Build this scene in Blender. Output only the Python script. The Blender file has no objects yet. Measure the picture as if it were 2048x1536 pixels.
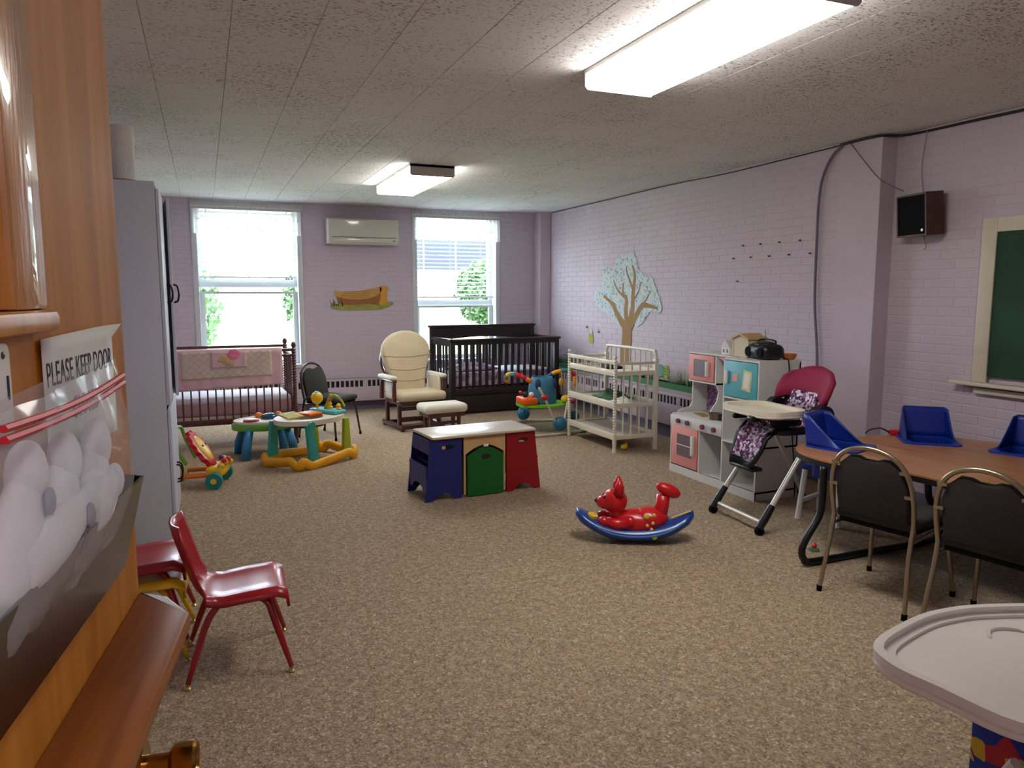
import bpy, bmesh, math, random
from mathutils import Vector, Matrix, noise as mnoise
R = math.radians
random.seed(7)
SC = bpy.context.scene
COL = SC.collection

# ---------------------------------------------------------------- camera
CAM_H = 1.57
cam_data = bpy.data.cameras.new('camera')
cam_data.sensor_fit = 'HORIZONTAL'; cam_data.sensor_width = 36.0
cam_data.lens = 36.0 * 1479.0 / 2048.0
cam_data.clip_start = 0.02; cam_data.clip_end = 300
cam = bpy.data.objects.new('camera', cam_data); COL.objects.link(cam)
cam.location = (0, 0, CAM_H)
cam.rotation_euler = (R(90 - 6.86), 0, R(-22.5))
SC.camera = cam

# ---------------------------------------------------------------- view + sky
SC.view_settings.view_transform = 'Standard'
SC.view_settings.look = 'None'
SC.view_settings.gamma = 1.0
SC.view_settings.use_curve_mapping = False
SC.view_settings.exposure = 0.58
SKY_STRENGTH = 14.0
LAMP_STRENGTH = 13.0
w = bpy.data.worlds.new('overcast_sky'); SC.world = w; w.use_nodes = True
bg = w.node_tree.nodes['Background']
bg.inputs[0].default_value = (0.74, 0.87, 1.0, 1); bg.inputs[1].default_value = SKY_STRENGTH
# sampling portals for the two window openings (they give off no light themselves)
for (x0, x1) in ((-0.07, 1.19), (2.76, 4.0)):
    ld = bpy.data.lights.new('window_portal', 'AREA'); ld.shape = 'RECTANGLE'
    ld.size = x1 - x0; ld.size_y = 2.1; ld.cycles.is_portal = True
    lo = bpy.data.objects.new('window_portal', ld); COL.objects.link(lo)
    lo.location = ((x0 + x1) / 2, 10.42, 1.70); lo.rotation_euler = (R(-90), 0, 0)

# ---------------------------------------------------------------- materials
def lin(c):
    return tuple(((v / 255) / 12.92 if v / 255 <= 0.04045 else ((v / 255 + 0.055) / 1.055) ** 2.4) for v in c) + (1,)
MATS = {}
def mat(name, rgb, rough=0.5, metal=0.0, var=0.0, scale=12.0, bump=0.0, bscale=None, spec=0.5, alpha=1.0, trans=0.0, emit=None, stretch=None, coat=0.0, rgb2=None):
    if name in MATS: return MATS[name]
    m = bpy.data.materials.new(name); m.use_nodes = True
    nt = m.node_tree; p = nt.nodes['Principled BSDF']
    p.inputs['Base Color'].default_value = lin(rgb)
    p.inputs['Roughness'].default_value = rough
    p.inputs['Metallic'].default_value = metal
    p.inputs['Specular IOR Level'].default_value = spec
    p.inputs['Coat Weight'].default_value = coat
    p.inputs['Alpha'].default_value = alpha
    p.inputs['Transmission Weight'].default_value = trans
    if emit:
        p.inputs['Emission Color'].default_value = lin(rgb); p.inputs['Emission Strength'].default_value = emit
    co = None
    if var or bump or rgb2:
        tc = nt.nodes.new('ShaderNodeTexCoord'); mp = nt.nodes.new('ShaderNodeMapping')
        nt.links.new(tc.outputs['Object'], mp.inputs[0])
        if stretch: mp.inputs['Scale'].default_value = stretch
        nz = nt.nodes.new('ShaderNodeTexNoise'); nz.inputs['Scale'].default_value = scale
        nz.inputs['Detail'].default_value = 4
        nt.links.new(mp.outputs[0], nz.inputs[0])
        if var or rgb2:
            cr = nt.nodes.new('ShaderNodeValToRGB')
            c = lin(rgb)
            lo_ = tuple(v * (1 - var) for v in c[:3]) + (1,); hi_ = tuple(min(1, v * (1 + var)) for v in c[:3]) + (1,)
            if rgb2: lo_, hi_ = c, lin(rgb2)
            cr.color_ramp.elements[0].position = 0.36; cr.color_ramp.elements[0].color = lo_
            cr.color_ramp.elements[1].position = 0.64; cr.color_ramp.elements[1].color = hi_
            nt.links.new(nz.outputs[0], cr.inputs[0]); nt.links.new(cr.outputs[0], p.inputs['Base Color'])
        if bump:
            n2 = nt.nodes.new('ShaderNodeTexNoise'); n2.inputs['Scale'].default_value = bscale or scale * 3
            nt.links.new(mp.outputs[0], n2.inputs[0])
            b = nt.nodes.new('ShaderNodeBump'); b.inputs['Strength'].default_value = bump; b.inputs['Distance'].default_value = 0.004
            nt.links.new(n2.outputs[0], b.inputs['Height']); nt.links.new(b.outputs[0], p.inputs['Normal'])
    MATS[name] = m
    return m

def carpet_mat():
    m = bpy.data.materials.new('speckled_carpet'); m.use_nodes = True; nt = m.node_tree; p = nt.nodes['Principled BSDF']
    p.inputs['Roughness'].default_value = 1.0; p.inputs['Specular IOR Level'].default_value = 0.08
    tc = nt.nodes.new('ShaderNodeTexCoord')
    v = nt.nodes.new('ShaderNodeTexVoronoi'); v.inputs['Scale'].default_value = 130
    nt.links.new(tc.outputs['Object'], v.inputs[0])
    cr = nt.nodes.new('ShaderNodeValToRGB'); el = cr.color_ramp.elements
    el[0].position = 0.0; el[0].color = lin((122, 106, 90)); el[1].position = 1.0; el[1].color = lin((216, 202, 184))
    for pos, c in ((0.3, (154, 135, 113)), (0.55, (170, 151, 127)), (0.8, (186, 165, 140))):
        e = el.new(pos); e.color = lin(c)
    nt.links.new(v.outputs['Color'], cr.inputs[0])
    n = nt.nodes.new('ShaderNodeTexNoise'); n.inputs['Scale'].default_value = 28; n.inputs['Detail'].default_value = 5
    nt.links.new(tc.outputs['Object'], n.inputs[0])
    c2 = nt.nodes.new('ShaderNodeValToRGB'); c2.color_ramp.elements[0].position = 0.35; c2.color_ramp.elements[0].color = (.8, .8, .8, 1)
    c2.color_ramp.elements[1].position = 0.65; c2.color_ramp.elements[1].color = (1.1, 1.08, 1.06, 1)
    nt.links.new(n.outputs[0], c2.inputs[0])
    mx = nt.nodes.new('ShaderNodeMix'); mx.data_type = 'RGBA'; mx.blend_type = 'MULTIPLY'; mx.inputs[0].default_value = 1.0
    nt.links.new(cr.outputs[0], mx.inputs[6]); nt.links.new(c2.outputs[0], mx.inputs[7]); nt.links.new(mx.outputs[2], p.inputs['Base Color'])
    b = nt.nodes.new('ShaderNodeBump'); b.inputs['Strength'].default_value = 0.6; b.inputs['Distance'].default_value = 0.006
    nt.links.new(v.outputs['Distance'], b.inputs['Height']); nt.links.new(b.outputs[0], p.inputs['Normal'])
    return m

def tile_mat():
    m = bpy.data.materials.new('fissured_ceiling_tile'); m.use_nodes = True; nt = m.node_tree; p = nt.nodes['Principled BSDF']
    p.inputs['Roughness'].default_value = 0.95; p.inputs['Specular IOR Level'].default_value = 0.1
    g = nt.nodes.new('ShaderNodeNewGeometry')
    mp = nt.nodes.new('ShaderNodeMapping'); mp.inputs['Scale'].default_value = (1, 2.2, 1)
    nt.links.new(g.outputs['Position'], mp.inputs[0])
    n = nt.nodes.new('ShaderNodeTexNoise'); n.inputs['Scale'].default_value = 55; n.inputs['Detail'].default_value = 3
    nt.links.new(mp.outputs[0], n.inputs[0])
    n3 = nt.nodes.new('ShaderNodeTexNoise'); n3.inputs['Scale'].default_value = 1.6
    nt.links.new(g.outputs['Position'], n3.inputs[0])
    ad = nt.nodes.new('ShaderNodeMath'); ad.operation = 'MULTIPLY_ADD'; ad.inputs[1].default_value = 0.22
    nt.links.new(n3.outputs[0], ad.inputs[0]); nt.links.new(n.outputs[0], ad.inputs[2])
    cr = nt.nodes.new('ShaderNodeValToRGB'); el = cr.color_ramp.elements
    el[0].position = 0.45; el[0].color = lin((140, 134, 128)); el[1].position = 0.53; el[1].color = lin((228, 226, 224))
    nt.links.new(ad.outputs[0], cr.inputs[0]); nt.links.new(cr.outputs[0], p.inputs['Base Color'])
    return m

def wood_mat(name, c1, c2, rough=0.3, axis='X', scale=3.0, coat=0.0, spec=0.5):
    if name in MATS: return MATS[name]
    m = bpy.data.materials.new(name); m.use_nodes = True; nt = m.node_tree; p = nt.nodes['Principled BSDF']
    p.inputs['Roughness'].default_value = rough; p.inputs['Specular IOR Level'].default_value = spec; p.inputs['Coat Weight'].default_value = coat; p.inputs['Coat Roughness'].default_value = 0.12
    tc = nt.nodes.new('ShaderNodeTexCoord'); mp = nt.nodes.new('ShaderNodeMapping')
    s = {'X': (0.6, 9, 9), 'Y': (9, 0.6, 9), 'Z': (9, 9, 0.6)}[axis]
    mp.inputs['Scale'].default_value = s
    nt.links.new(tc.outputs['Object'], mp.inputs[0])
    n = nt.nodes.new('ShaderNodeTexNoise'); n.inputs['Scale'].default_value = scale; n.inputs['Detail'].default_value = 6; n.inputs['Distortion'].default_value = 0.6
    nt.links.new(mp.outputs[0], n.inputs[0])
    cr = nt.nodes.new('ShaderNodeValToRGB'); cr.color_ramp.elements[0].position = 0.3; cr.color_ramp.elements[0].color = lin(c1)
    cr.color_ramp.elements[1].position = 0.7; cr.color_ramp.elements[1].color = lin(c2)
    nt.links.new(n.outputs[0], cr.inputs[0]); nt.links.new(cr.outputs[0], p.inputs['Base Color'])
    MATS[name] = m
    return m

def spots_mat(name, cols, scale=30, rough=0.8):
    """irregular printed patches: voronoi cells through a stepped ramp"""
    if name in MATS: return MATS[name]
    m = bpy.data.materials.new(name); m.use_nodes = True; nt = m.node_tree; p = nt.nodes['Principled BSDF']
    p.inputs['Roughness'].default_value = rough
    tc = nt.nodes.new('ShaderNodeTexCoord'); v = nt.nodes.new('ShaderNodeTexVoronoi'); v.inputs['Scale'].default_value = scale
    nt.links.new(tc.outputs['Object'], v.inputs[0])
    sp = nt.nodes.new('ShaderNodeSeparateColor'); nt.links.new(v.outputs['Color'], sp.inputs[0])
    cr = nt.nodes.new('ShaderNodeValToRGB'); cr.color_ramp.interpolation = 'CONSTANT'
    el = cr.color_ramp.elements
    while len(el) < len(cols): el.new(0.5)
    for i, c in enumerate(cols): el[i].position = i / len(cols); el[i].color = lin(c)
    nt.links.new(sp.outputs[0], cr.inputs[0]); nt.links.new(cr.outputs[0], p.inputs['Base Color'])
    MATS[name] = m
    return m

def sheer_mat(name, rgb, clear=0.35, through=0.5):
    if name in MATS: return MATS[name]
    m = bpy.data.materials.new(name); m.use_nodes = True; nt = m.node_tree
    nt.nodes.remove(nt.nodes['Principled BSDF']); out = nt.nodes['Material Output']
    d = nt.nodes.new('ShaderNodeBsdfDiffuse'); d.inputs[0].default_value = lin(rgb)
    t = nt.nodes.new('ShaderNodeBsdfTranslucent'); t.inputs[0].default_value = lin(rgb)
    tr = nt.nodes.new('ShaderNodeBsdfTransparent')
    a = nt.nodes.new('ShaderNodeMixShader'); a.inputs[0].default_value = through
    b = nt.nodes.new('ShaderNodeMixShader'); b.inputs[0].default_value = clear
    nt.links.new(d.outputs[0], a.inputs[1]); nt.links.new(t.outputs[0], a.inputs[2])
    nt.links.new(a.outputs[0], b.inputs[1]); nt.links.new(tr.outputs[0], b.inputs[2]); nt.links.new(b.outputs[0], out.inputs[0])
    MATS[name] = m
    return m

def pane_mat(name, tint=(1, 1, 1), refl=0.06):
    if name in MATS: return MATS[name]
    m = bpy.data.materials.new(name); m.use_nodes = True; nt = m.node_tree
    nt.nodes.remove(nt.nodes['Principled BSDF']); out = nt.nodes['Material Output']
    tr = nt.nodes.new('ShaderNodeBsdfTransparent'); tr.inputs[0].default_value = tint + (1,)
    g = nt.nodes.new('ShaderNodeBsdfGlossy'); g.inputs['Roughness'].default_value = 0.08
    a = nt.nodes.new('ShaderNodeMixShader'); a.inputs[0].default_value = refl
    nt.links.new(tr.outputs[0], a.inputs[1]); nt.links.new(g.outputs[0], a.inputs[2]); nt.links.new(a.outputs[0], out.inputs[0])
    MATS[name] = m
    return m

# ---------------------------------------------------------------- geometry helpers
class B:
    """collects simple shapes into one mesh"""
    def __init__(s): s.bm = bmesh.new()
    def _add(s, t, M=None):
        if M is not None: bmesh.ops.transform(t, matrix=M, verts=t.verts)
        me = bpy.data.meshes.new('tmp'); t.to_mesh(me); t.free(); s.bm.from_mesh(me); bpy.data.meshes.remove(me)
        return s
    def bx(s, x0, x1, y0, y1, z0, z1, r=0.0, seg=2, M=None):
        t = bmesh.new(); bmesh.ops.create_cube(t, size=1)
        bmesh.ops.transform(t, matrix=Matrix.Translation(((x0 + x1) / 2, (y0 + y1) / 2, (z0 + z1) / 2)) @ Matrix.Diagonal((abs(x1 - x0), abs(y1 - y0), abs(z1 - z0), 1)), verts=t.verts)
        if r: bmesh.ops.bevel(t, geom=t.edges[:], offset=min(r, .49 * min(abs(x1 - x0), abs(y1 - y0), abs(z1 - z0))), segments=seg, affect='EDGES', profile=0.5)
        return s._add(t, M)
    def cyl(s, p0, p1, r0, r1=None, n=12, M=None):
        p0, p1 = Vector(p0), Vector(p1); d = p1 - p0
        t = bmesh.new(); bmesh.ops.create_cone(t, cap_ends=True, segments=n, radius1=r0, radius2=r0 if r1 is None else r1, depth=d.length)
        q = d.to_track_quat('Z', 'Y').to_matrix().to_4x4()
        MM = Matrix.Translation((p0 + p1) / 2) @ q
        return s._add(t, (M @ MM) if M is not None else MM)
    def sph(s, c, r, n=16, M=None, rot=None):
        if not hasattr(r, '__len__'): r = (r, r, r)
        t = bmesh.new(); bmesh.ops.create_uvsphere(t, u_segments=n, v_segments=max(6, n // 2 + 2), radius=1)
        MM = Matrix.Translation(c) @ (rot.to_4x4() if rot is not None else Matrix()) @ Matrix.Diagonal((r[0], r[1], r[2], 1))
        return s._add(t, (M @ MM) if M is not None else MM)
    def tube(s, pts, r, n=8, closed=False, M=None, flat=None):
        """swept round bar; r a number or one per point"""
        pts = [Vector(p) for p in pts]; k = len(pts)
        rr = r if hasattr(r, '__len__') else [r] * k
        t = bmesh.new(); rings = []; prev = None
        for i, p in enumerate(pts):
            a = pts[i - 1] if (i or closed) else p; b_ = pts[(i + 1) % k] if (i < k - 1 or closed) else p
            d = (b_ - a)
            if d.length < 1e-9: d = Vector((0, 0, 1))
            d.normalize()
            if prev is None:
                u = d.orthogonal().normalized()
                if abs(d.z) < 0.99: u = d.cross(Vector((0, 0, 1))).normalized()
            else:
                u = (prev - d * prev.dot(d))
                u = u.normalized() if u.length > 1e-6 else d.orthogonal().normalized()
            prev = u; v = d.cross(u)
            f = flat or (1, 1)
            rings.append([t.verts.new(p + (u * math.cos(2 * math.pi * j / n) * f[0] + v * math.sin(2 * math.pi * j / n) * f[1]) * rr[i]) for j in range(n)])
        for i in range(k if closed else k - 1):
            A, C = rings[i], rings[(i + 1) % k]
            for j in range(n): t.faces.new((A[j], A[(j + 1) % n], C[(j + 1) % n], C[j]))
        if not closed:
            t.faces.new(list(reversed(rings[0]))); t.faces.new(rings[-1])
        bmesh.ops.recalc_face_normals(t, faces=t.faces[:])
        return s._add(t, M)
    def prism(s, poly, plane, d0, d1, r=0.0, M=None):
        """2D outline pushed along the axis normal to plane ('xy','xz','yz')"""
        t = bmesh.new()
        def P(a, b_, d): return {'xy': (a, b_, d), 'xz': (a, d, b_), 'yz': (d, a, b_)}[plane]
        A = [t.verts.new(P(a, b_, d0)) for a, b_ in poly]; C = [t.verts.new(P(a, b_, d1)) for a, b_ in poly]
        k = len(poly)
        f0 = t.faces.new(A); f1 = t.faces.new(list(reversed(C)))
        for i in range(k): t.faces.new((A[i], C[i], C[(i + 1) % k], A[(i + 1) % k]))
        bmesh.ops.recalc_face_normals(t, faces=t.faces[:])
        if r:
            ed = [e for e in t.edges if (f0 in e.link_faces) or (f1 in e.link_faces)]
            bmesh.ops.bevel(t, geom=ed, offset=r, segments=2, affect='EDGES', profile=0.5)
        return s._add(t, M)
    def ring(s, outer, inner, plane, d0, d1, M=None):
        """outline with a hole; outer and inner have the same number of points"""
        t = bmesh.new()
        def P(a, b_, d): return {'xy': (a, b_, d), 'xz': (a, d, b_), 'yz': (d, a, b_)}[plane]
        O0 = [t.verts.new(P(a, b_, d0)) for a, b_ in outer]; O1 = [t.verts.new(P(a, b_, d1)) for a, b_ in outer]
        I0 = [t.verts.new(P(a, b_, d0)) for a, b_ in inner]; I1 = [t.verts.new(P(a, b_, d1)) for a, b_ in inner]
        k = len(outer)
        for i in range(k):
            j = (i + 1) % k
            t.faces.new((O0[i], O0[j], I0[j], I0[i])); t.faces.new((O1[i], I1[i], I1[j], O1[j]))
            t.faces.new((O0[i], O1[i], O1[j], O0[j])); t.faces.new((I0[i], I0[j], I1[j], I1[i]))
        bmesh.ops.recalc_face_normals(t, faces=t.faces[:])
        return s._add(t, M)
    def lathe(s, prof, c=(0, 0, 0), n=16, M=None):
        """profile of (radius, z) turned about the vertical"""
        t = bmesh.new(); rings = []
        for r, z in prof: rings.append([t.verts.new((c[0] + r * math.cos(2 * math.pi * j / n), c[1] + r * math.sin(2 * math.pi * j / n), c[2] + z)) for j in range(n)])
        for A, C in zip(rings, rings[1:]):
            for j in range(n): t.faces.new((A[j], A[(j + 1) % n], C[(j + 1) % n], C[j]))
        t.faces.new(list(reversed(rings[0]))); t.faces.new(rings[-1])
        bmesh.ops.recalc_face_normals(t, faces=t.faces[:])
        return s._add(t, M)
    def sheet(s, rows, skip=(), M=None):
        t = bmesh.new(); V = [[t.verts.new(p) for p in r] for r in rows]
        for i in range(len(rows) - 1):
            for j in range(len(rows[0]) - 1):
                if (i, j) in skip: continue
                t.faces.new((V[i][j], V[i][j + 1], V[i + 1][j + 1], V[i + 1][j]))
        bmesh.ops.delete(t, geom=[v for v in t.verts if not v.link_faces], context='VERTS')
        return s._add(t, M)
    def build(s, name, material, parent=None, smooth=40, solid=None, sub=0, label=None, loc=None, rot=None):
        me = bpy.data.meshes.new(name); s.bm.to_mesh(me); s.bm.free()
        if smooth:
            me.polygons.foreach_set('use_smooth', [True] * len(me.polygons))
            if smooth < 180: me.set_sharp_from_angle(angle=R(smooth))
        me.materials.append(material)
        o = bpy.data.objects.new(name, me); COL.objects.link(o)
        if parent is not None: o.parent = parent
        if loc: o.location = loc
        if rot: o.rotation_euler = rot
        if solid:
            md = o.modifiers.new('thickness', 'SOLIDIFY'); md.thickness = solid; md.offset = 0
        if sub:
            md = o.modifiers.new('smooth', 'SUBSURF'); md.levels = sub; md.render_levels = sub
        if label: o['label'] = label
        return o

def thing(name, label, cat, loc=(0, 0, 0), rz=0.0, group=None):
    o = bpy.data.objects.new(name, None); COL.objects.link(o); o.empty_display_size = 0.05
    o.location = loc; o.rotation_euler = (0, 0, R(rz)); o['label'] = label; o['category'] = cat
    if group: o['group'] = group
    return o
def tag(o, label, cat, group=None):
    o['label'] = label; o['category'] = cat
    if group: o['group'] = group
    return o
def struct(o): o['kind'] = 'structure'; return o
def stuff(o): o['kind'] = 'stuff'; return o
def copy_tree(o, parent=None, loc=None, rz=None, label=None):
    c = o.copy(); COL.objects.link(c); c.parent = parent
    if loc is not None: c.location = loc
    if rz is not None: c.rotation_euler = (0, 0, R(rz))
    if label: c['label'] = label
    for ch in list(o.children): copy_tree(ch, c)
    return c
def arc(cx, cy, r, a0, a1, n, ry=None):
    ry = ry or r
    return [(cx + r * math.cos(R(a0 + (a1 - a0) * i / n)), cy + ry * math.sin(R(a0 + (a1 - a0) * i / n))) for i in range(n + 1)]
def rrect(x0, x1, y0, y1, r, n=5):
    return arc(x1 - r, y1 - r, r, 0, 90, n) + arc(x0 + r, y1 - r, r, 90, 180, n) + arc(x0 + r, y0 + r, r, 180, 270, n) + arc(x1 - r, y0 + r, r, 270, 360, n)
def ell(cx, cy, rx, ry, n=24): return [(cx + rx * math.cos(2 * math.pi * i / n), cy + ry * math.sin(2 * math.pi * i / n)) for i in range(n)]
def smoothpath(pts, n=6):
    """catmull-rom through the points"""
    pts = [Vector(p) for p in pts]; out = []
    for i in range(len(pts) - 1):
        p0 = pts[max(i - 1, 0)]; p1 = pts[i]; p2 = pts[i + 1]; p3 = pts[min(i + 2, len(pts) - 1)]
        for j in range(n):
            t = j / n
            out.append(0.5 * ((2 * p1) + (p2 - p0) * t + (2 * p0 - 5 * p1 + 4 * p2 - p3) * t * t + (3 * p1 - p0 - 3 * p2 + p3) * t ** 3))
    out.append(pts[-1])
    return out
def text_mesh(name, body, size, material, parent, loc, rot, sx=1.0, depth=0.0002):
    cu = bpy.data.curves.new(name, 'FONT'); cu.body = body; cu.size = size; cu.extrude = depth; cu.space_character = 1.06
    tmp = bpy.data.objects.new('tmp_text', cu); COL.objects.link(tmp)
    bpy.context.view_layer.update()
    me = bpy.data.meshes.new_from_object(tmp.evaluated_get(bpy.context.evaluated_depsgraph_get()))
    bpy.data.objects.remove(tmp); bpy.data.curves.remove(cu)
    me.materials.clear(); me.materials.append(material)
    o = bpy.data.objects.new(name, me); COL.objects.link(o); o.parent = parent; o.location = loc; o.rotation_euler = rot; o.scale = (sx, 1, 1)
    return o

# ================================================================ THE ROOM
CEIL = 2.77
XL, XR, XN, YF, YB = -0.80, 4.75, 4.90, 0.22, 10.20     # left wall, right wall, recessed near part, front wall, back wall
M_wall = mat('lavender_paint', (200, 187, 199), 0.65, var=0.03, scale=3, bump=0.25, bscale=60, spec=0.3)
M_smoothwall = mat('lavender_plaster', (200, 186, 198), 0.7, var=0.03, scale=3, spec=0.25)
M_base = mat('slate_blue_baseboard', (120, 116, 140), 0.6, var=0.05)
M_white = mat('white_paint', (226, 224, 220), 0.45, var=0.03)
M_tile = tile_mat()
M_gap = mat('tile_joint', (176, 170, 162), 0.9)

struct(B().bx(XL - .3, XN + .3, -1.6, YB + .4, -.12, 0).build('floor', carpet_mat(), smooth=0))
ceil = struct(B().bx(XL - .3, XN + .3, YF - .1, YB + .1, CEIL + .012, CEIL + .2).build('ceiling', M_gap, smooth=0))

W_OPEN = ((-0.08, 1.20), (2.75, 4.00)); W_Z = (0.64, 2.74)
def wall_core(b, spans, y0, y1):
    for x0, x1, z0, z1 in spans: b.bx(x0, x1, y0, y1, z0, z1)
b = B()
wall_core(b, [(XL - .3, W_OPEN[0][0], 0, CEIL), (W_OPEN[0][1], W_OPEN[1][0], 0, CEIL), (W_OPEN[1][1], XN + .3, 0, CEIL)] +
          [(a, c, 0, W_Z[0]) for a, c in W_OPEN] + [(a, c, W_Z[1], CEIL) for a, c in W_OPEN], YB + .005, YB + .28)
wall_back = struct(b.build('wall_back', M_wall, smooth=0))
wall_right = struct(B().bx(XR + .005, XR + .35, 4.62, YB + .1, 0, CEIL).build('wall_right', M_wall, smooth=0))
wall_near = struct(B().bx(XN + .005, XN + .2, YF - .3, 4.22, 0, CEIL).build('wall_right_recess', M_wall, smooth=0))
struct(B().bx(XR, XN + .2, 4.215, 4.62, 0, CEIL, r=.004).build('trim_1', M_smoothwall, smooth=0))       # plain pilaster
struct(B().bx(4.58, XR, 9.98, YB + .01, 0, CEIL, r=.004).build('trim_2', M_smoothwall, smooth=0))        # corner chase
struct(B().bx(XL - .2, XL, -1.6, YB + .1, 0, CEIL).build('wall_left', M_smoothwall, smooth=0))
b = B()
b.bx(XL - .2, -.36, YF - .14, YF, 0, CEIL).bx(.70, XN + .2, YF - .14, YF, 0, CEIL).bx(-.36, .70, YF - .14, YF, 2.14, CEIL)
struct(b.build('wall_front', M_smoothwall, smooth=0))
# hallway that the photographer stands in
b = B(); b.bx(XL, 2.2, -1.75, -1.6, 0, CEIL).bx(2.2, 2.35, -1.75, YF - .14, 0, CEIL)
struct(b.build('wall_hallway', M_smoothwall, smooth=0))
struct(B().bx(XL - .2, 2.35, -1.75, YF - .1, CEIL, CEIL + .15).build('ceiling_hallway', M_smoothwall, smooth=0))

# painted bricks: full bricks near the viewer are objects, the rest of each wall is one joined part
BL, BH, JT = 0.245, 0.0675, 0.006
def brick_mesh(L, Hh, axis):
    t = bmesh.new(); c = 0.003; dp = 0.0028
    def P(u, v, d): return (u, -d, v) if axis == 'y' else (-d, u, v)
    back = [t.verts.new(P(u, v, 0)) for u, v in ((0, 0), (L, 0), (L, Hh), (0, Hh))]
    fr = [t.verts.new(P(u, v, dp)) for u, v in ((c, c), (L - c, c), (L - c, Hh - c), (c, Hh - c))]
    t.faces.new(fr)
    for i in range(4): t.faces.new((back[i], back[(i + 1) % 4], fr[(i + 1) % 4], fr[i]))
    bmesh.ops.recalc_face_normals(t, faces=t.faces[:])
    return t
def lay_bricks(wall, axis, u0, u1, z0, z1, at, holes, key, limit=300, phase=0.0):
    full = brick_mesh(BL - JT, BH - JT, axis); me = bpy.data.meshes.new('brick'); full.to_mesh(me); full.free(); me.materials.append(M_wall)
    cells = []; rest = B()
    n = int((z1 - z0) / BH) + 1
    for i in range(n):
        z = z0 + i * BH; hh = min(BH, z1 - z) - JT
        if hh < 0.012: continue
        u = u0 - BL + (phase + (i % 2) * 0.5) * BL % BL
        while u < u1:
            a, c = max(u, u0), min(u + BL - JT, u1)
            segs = [(a, c)] if c - a > 0.02 else []
            for h0, h1, hz0, hz1 in holes:
                if z + hh > hz0 and z < hz1:
                    ns = []
                    for s0, s1 in segs:
                        if s1 <= h0 or s0 >= h1: ns.append((s0, s1)); continue
                        if s0 < h0 - .02: ns.append((s0, h0))
                        if s1 > h1 + .02: ns.append((h1, s1))
                    segs = ns
            for s0, s1 in segs: cells.append((s0, s1, z, hh))
            u += BL
    fulls = sorted([c for c in cells if c[1] - c[0] > BL - JT - .001 and c[3] > BH - JT - .001], key=key)[:limit]
    fs = set(fulls)
    def pos(s0, z): return (s0, at, z) if axis == 'y' else (at, s0, z)
    for s0, s1, z, hh in fulls:
        o = bpy.data.objects.new('brick', me); COL.objects.link(o); o.location = pos(s0, z); o.parent = wall
    t2 = bmesh.new()
    for s0, s1, z, hh in cells:
        if (s0, s1, z, hh) in fs: continue
        bb = brick_mesh(s1 - s0, hh, axis); bmesh.ops.translate(bb, vec=pos(s0, z), verts=bb.verts)
        m2 = bpy.data.meshes.new('t'); bb.to_mesh(m2); bb.free(); t2.from_mesh(m2); bpy.data.meshes.remove(m2)
    m3 = bpy.data.meshes.new('bricks'); t2.to_mesh(m3); t2.free(); m3.materials.append(M_wall)
    o = bpy.data.objects.new('bricks', m3); COL.objects.link(o); o.parent = wall; stuff(o)
lay_bricks(wall_back, 'y', XL, 4.58, 0, CEIL, YB + .005, [(W_OPEN[0][0] - .02, W_OPEN[0][1] + .02, W_Z[0] - .02, 3), (W_OPEN[1][0] - .02, W_OPEN[1][1] + .02, W_Z[0] - .02, 3), (XL, 4.6, 0, .42)],
           key=lambda c: (0 if (c[0] > -.5 and c[2] > .4 and c[0] < 4.5) else 1, -c[2] if c[0] < 1.3 else abs(c[2] - 1.5)))
lay_bricks(wall_right, 'x', 4.62, YB - .22, 0, CEIL, XR + .005, [(6.2, 10, 0, .5)], key=lambda c: (0 if c[2] > .6 else 1, c[0]))
lay_bricks(wall_near, 'x', 2.2, 4.215, 0, CEIL, XN + .005, [(1, 3.5, .9, 2.1)], key=lambda c: (0 if c[0] > 2.9 else 1, -c[0]))

# ceiling tiles, 37 cm squares
TS = 0.366
tm = bmesh.new(); bmesh.ops.create_cube(tm, size=1); bmesh.ops.transform(tm, matrix=Matrix.Diagonal((TS - .002, TS - .002, .014, 1)), verts=tm.verts)
bmesh.ops.bevel(tm, geom=[e for e in tm.edges if all(v.co.z < 0 for v in e.verts)], offset=.0025, segments=1, affect='EDGES')
tme = bpy.data.meshes.new('ceiling_tile'); tm.to_mesh(tme); tm.free(); tme.materials.append(M_tile)
cells = []
fwd = Vector((math.sin(R(22.5)), math.cos(R(22.5)), 0))
ix = 0; x = -0.2 - 2 * TS
while x < XN:
    y = 6.47 - 18 * TS
    while y < YB:
        if y + TS > YF - .1: cells.append((x, y))
        y += TS
    x += TS
def tile_key(c):
    px, py = c[0] + TS / 2, c[1] + TS / 2
    d = math.hypot(px, py); ang = math.degrees(math.atan2(px, py)) - 22.5
    vis = abs(ang) < 37 and d > 2.6
    return (0 if vis else 1, d)
cells.sort(key=tile_key)
rest = B()
for i, (x, y) in enumerate(cells):
    c = (x + TS / 2, y + TS / 2, CEIL + .007)
    if i < 300:
        o = bpy.data.objects.new('ceiling_tile', tme); COL.objects.link(o); o.location = c; o.parent = ceil
    else: rest.bx(c[0] - TS / 2 + .002, c[0] + TS / 2 - .002, c[1] - TS / 2 + .002, c[1] + TS / 2 - .002, CEIL, CEIL + .014)
stuff(rest.build('ceiling_tiles', M_tile, ceil, smooth=0))

# baseboards
struct(B().bx(1.2, 4.58, YB - .02, YB, 0, .13, r=.004).build('baseboard_back', M_base))
struct(B().bx(XR - .02, XR, 4.62, 9.98, 0, .16, r=.004).build('baseboard_right', M_base))
struct(B().bx(XN - .015, XN, YF, 4.2, 0, .1, r=.004).build('baseboard_recess', M_base))

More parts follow.
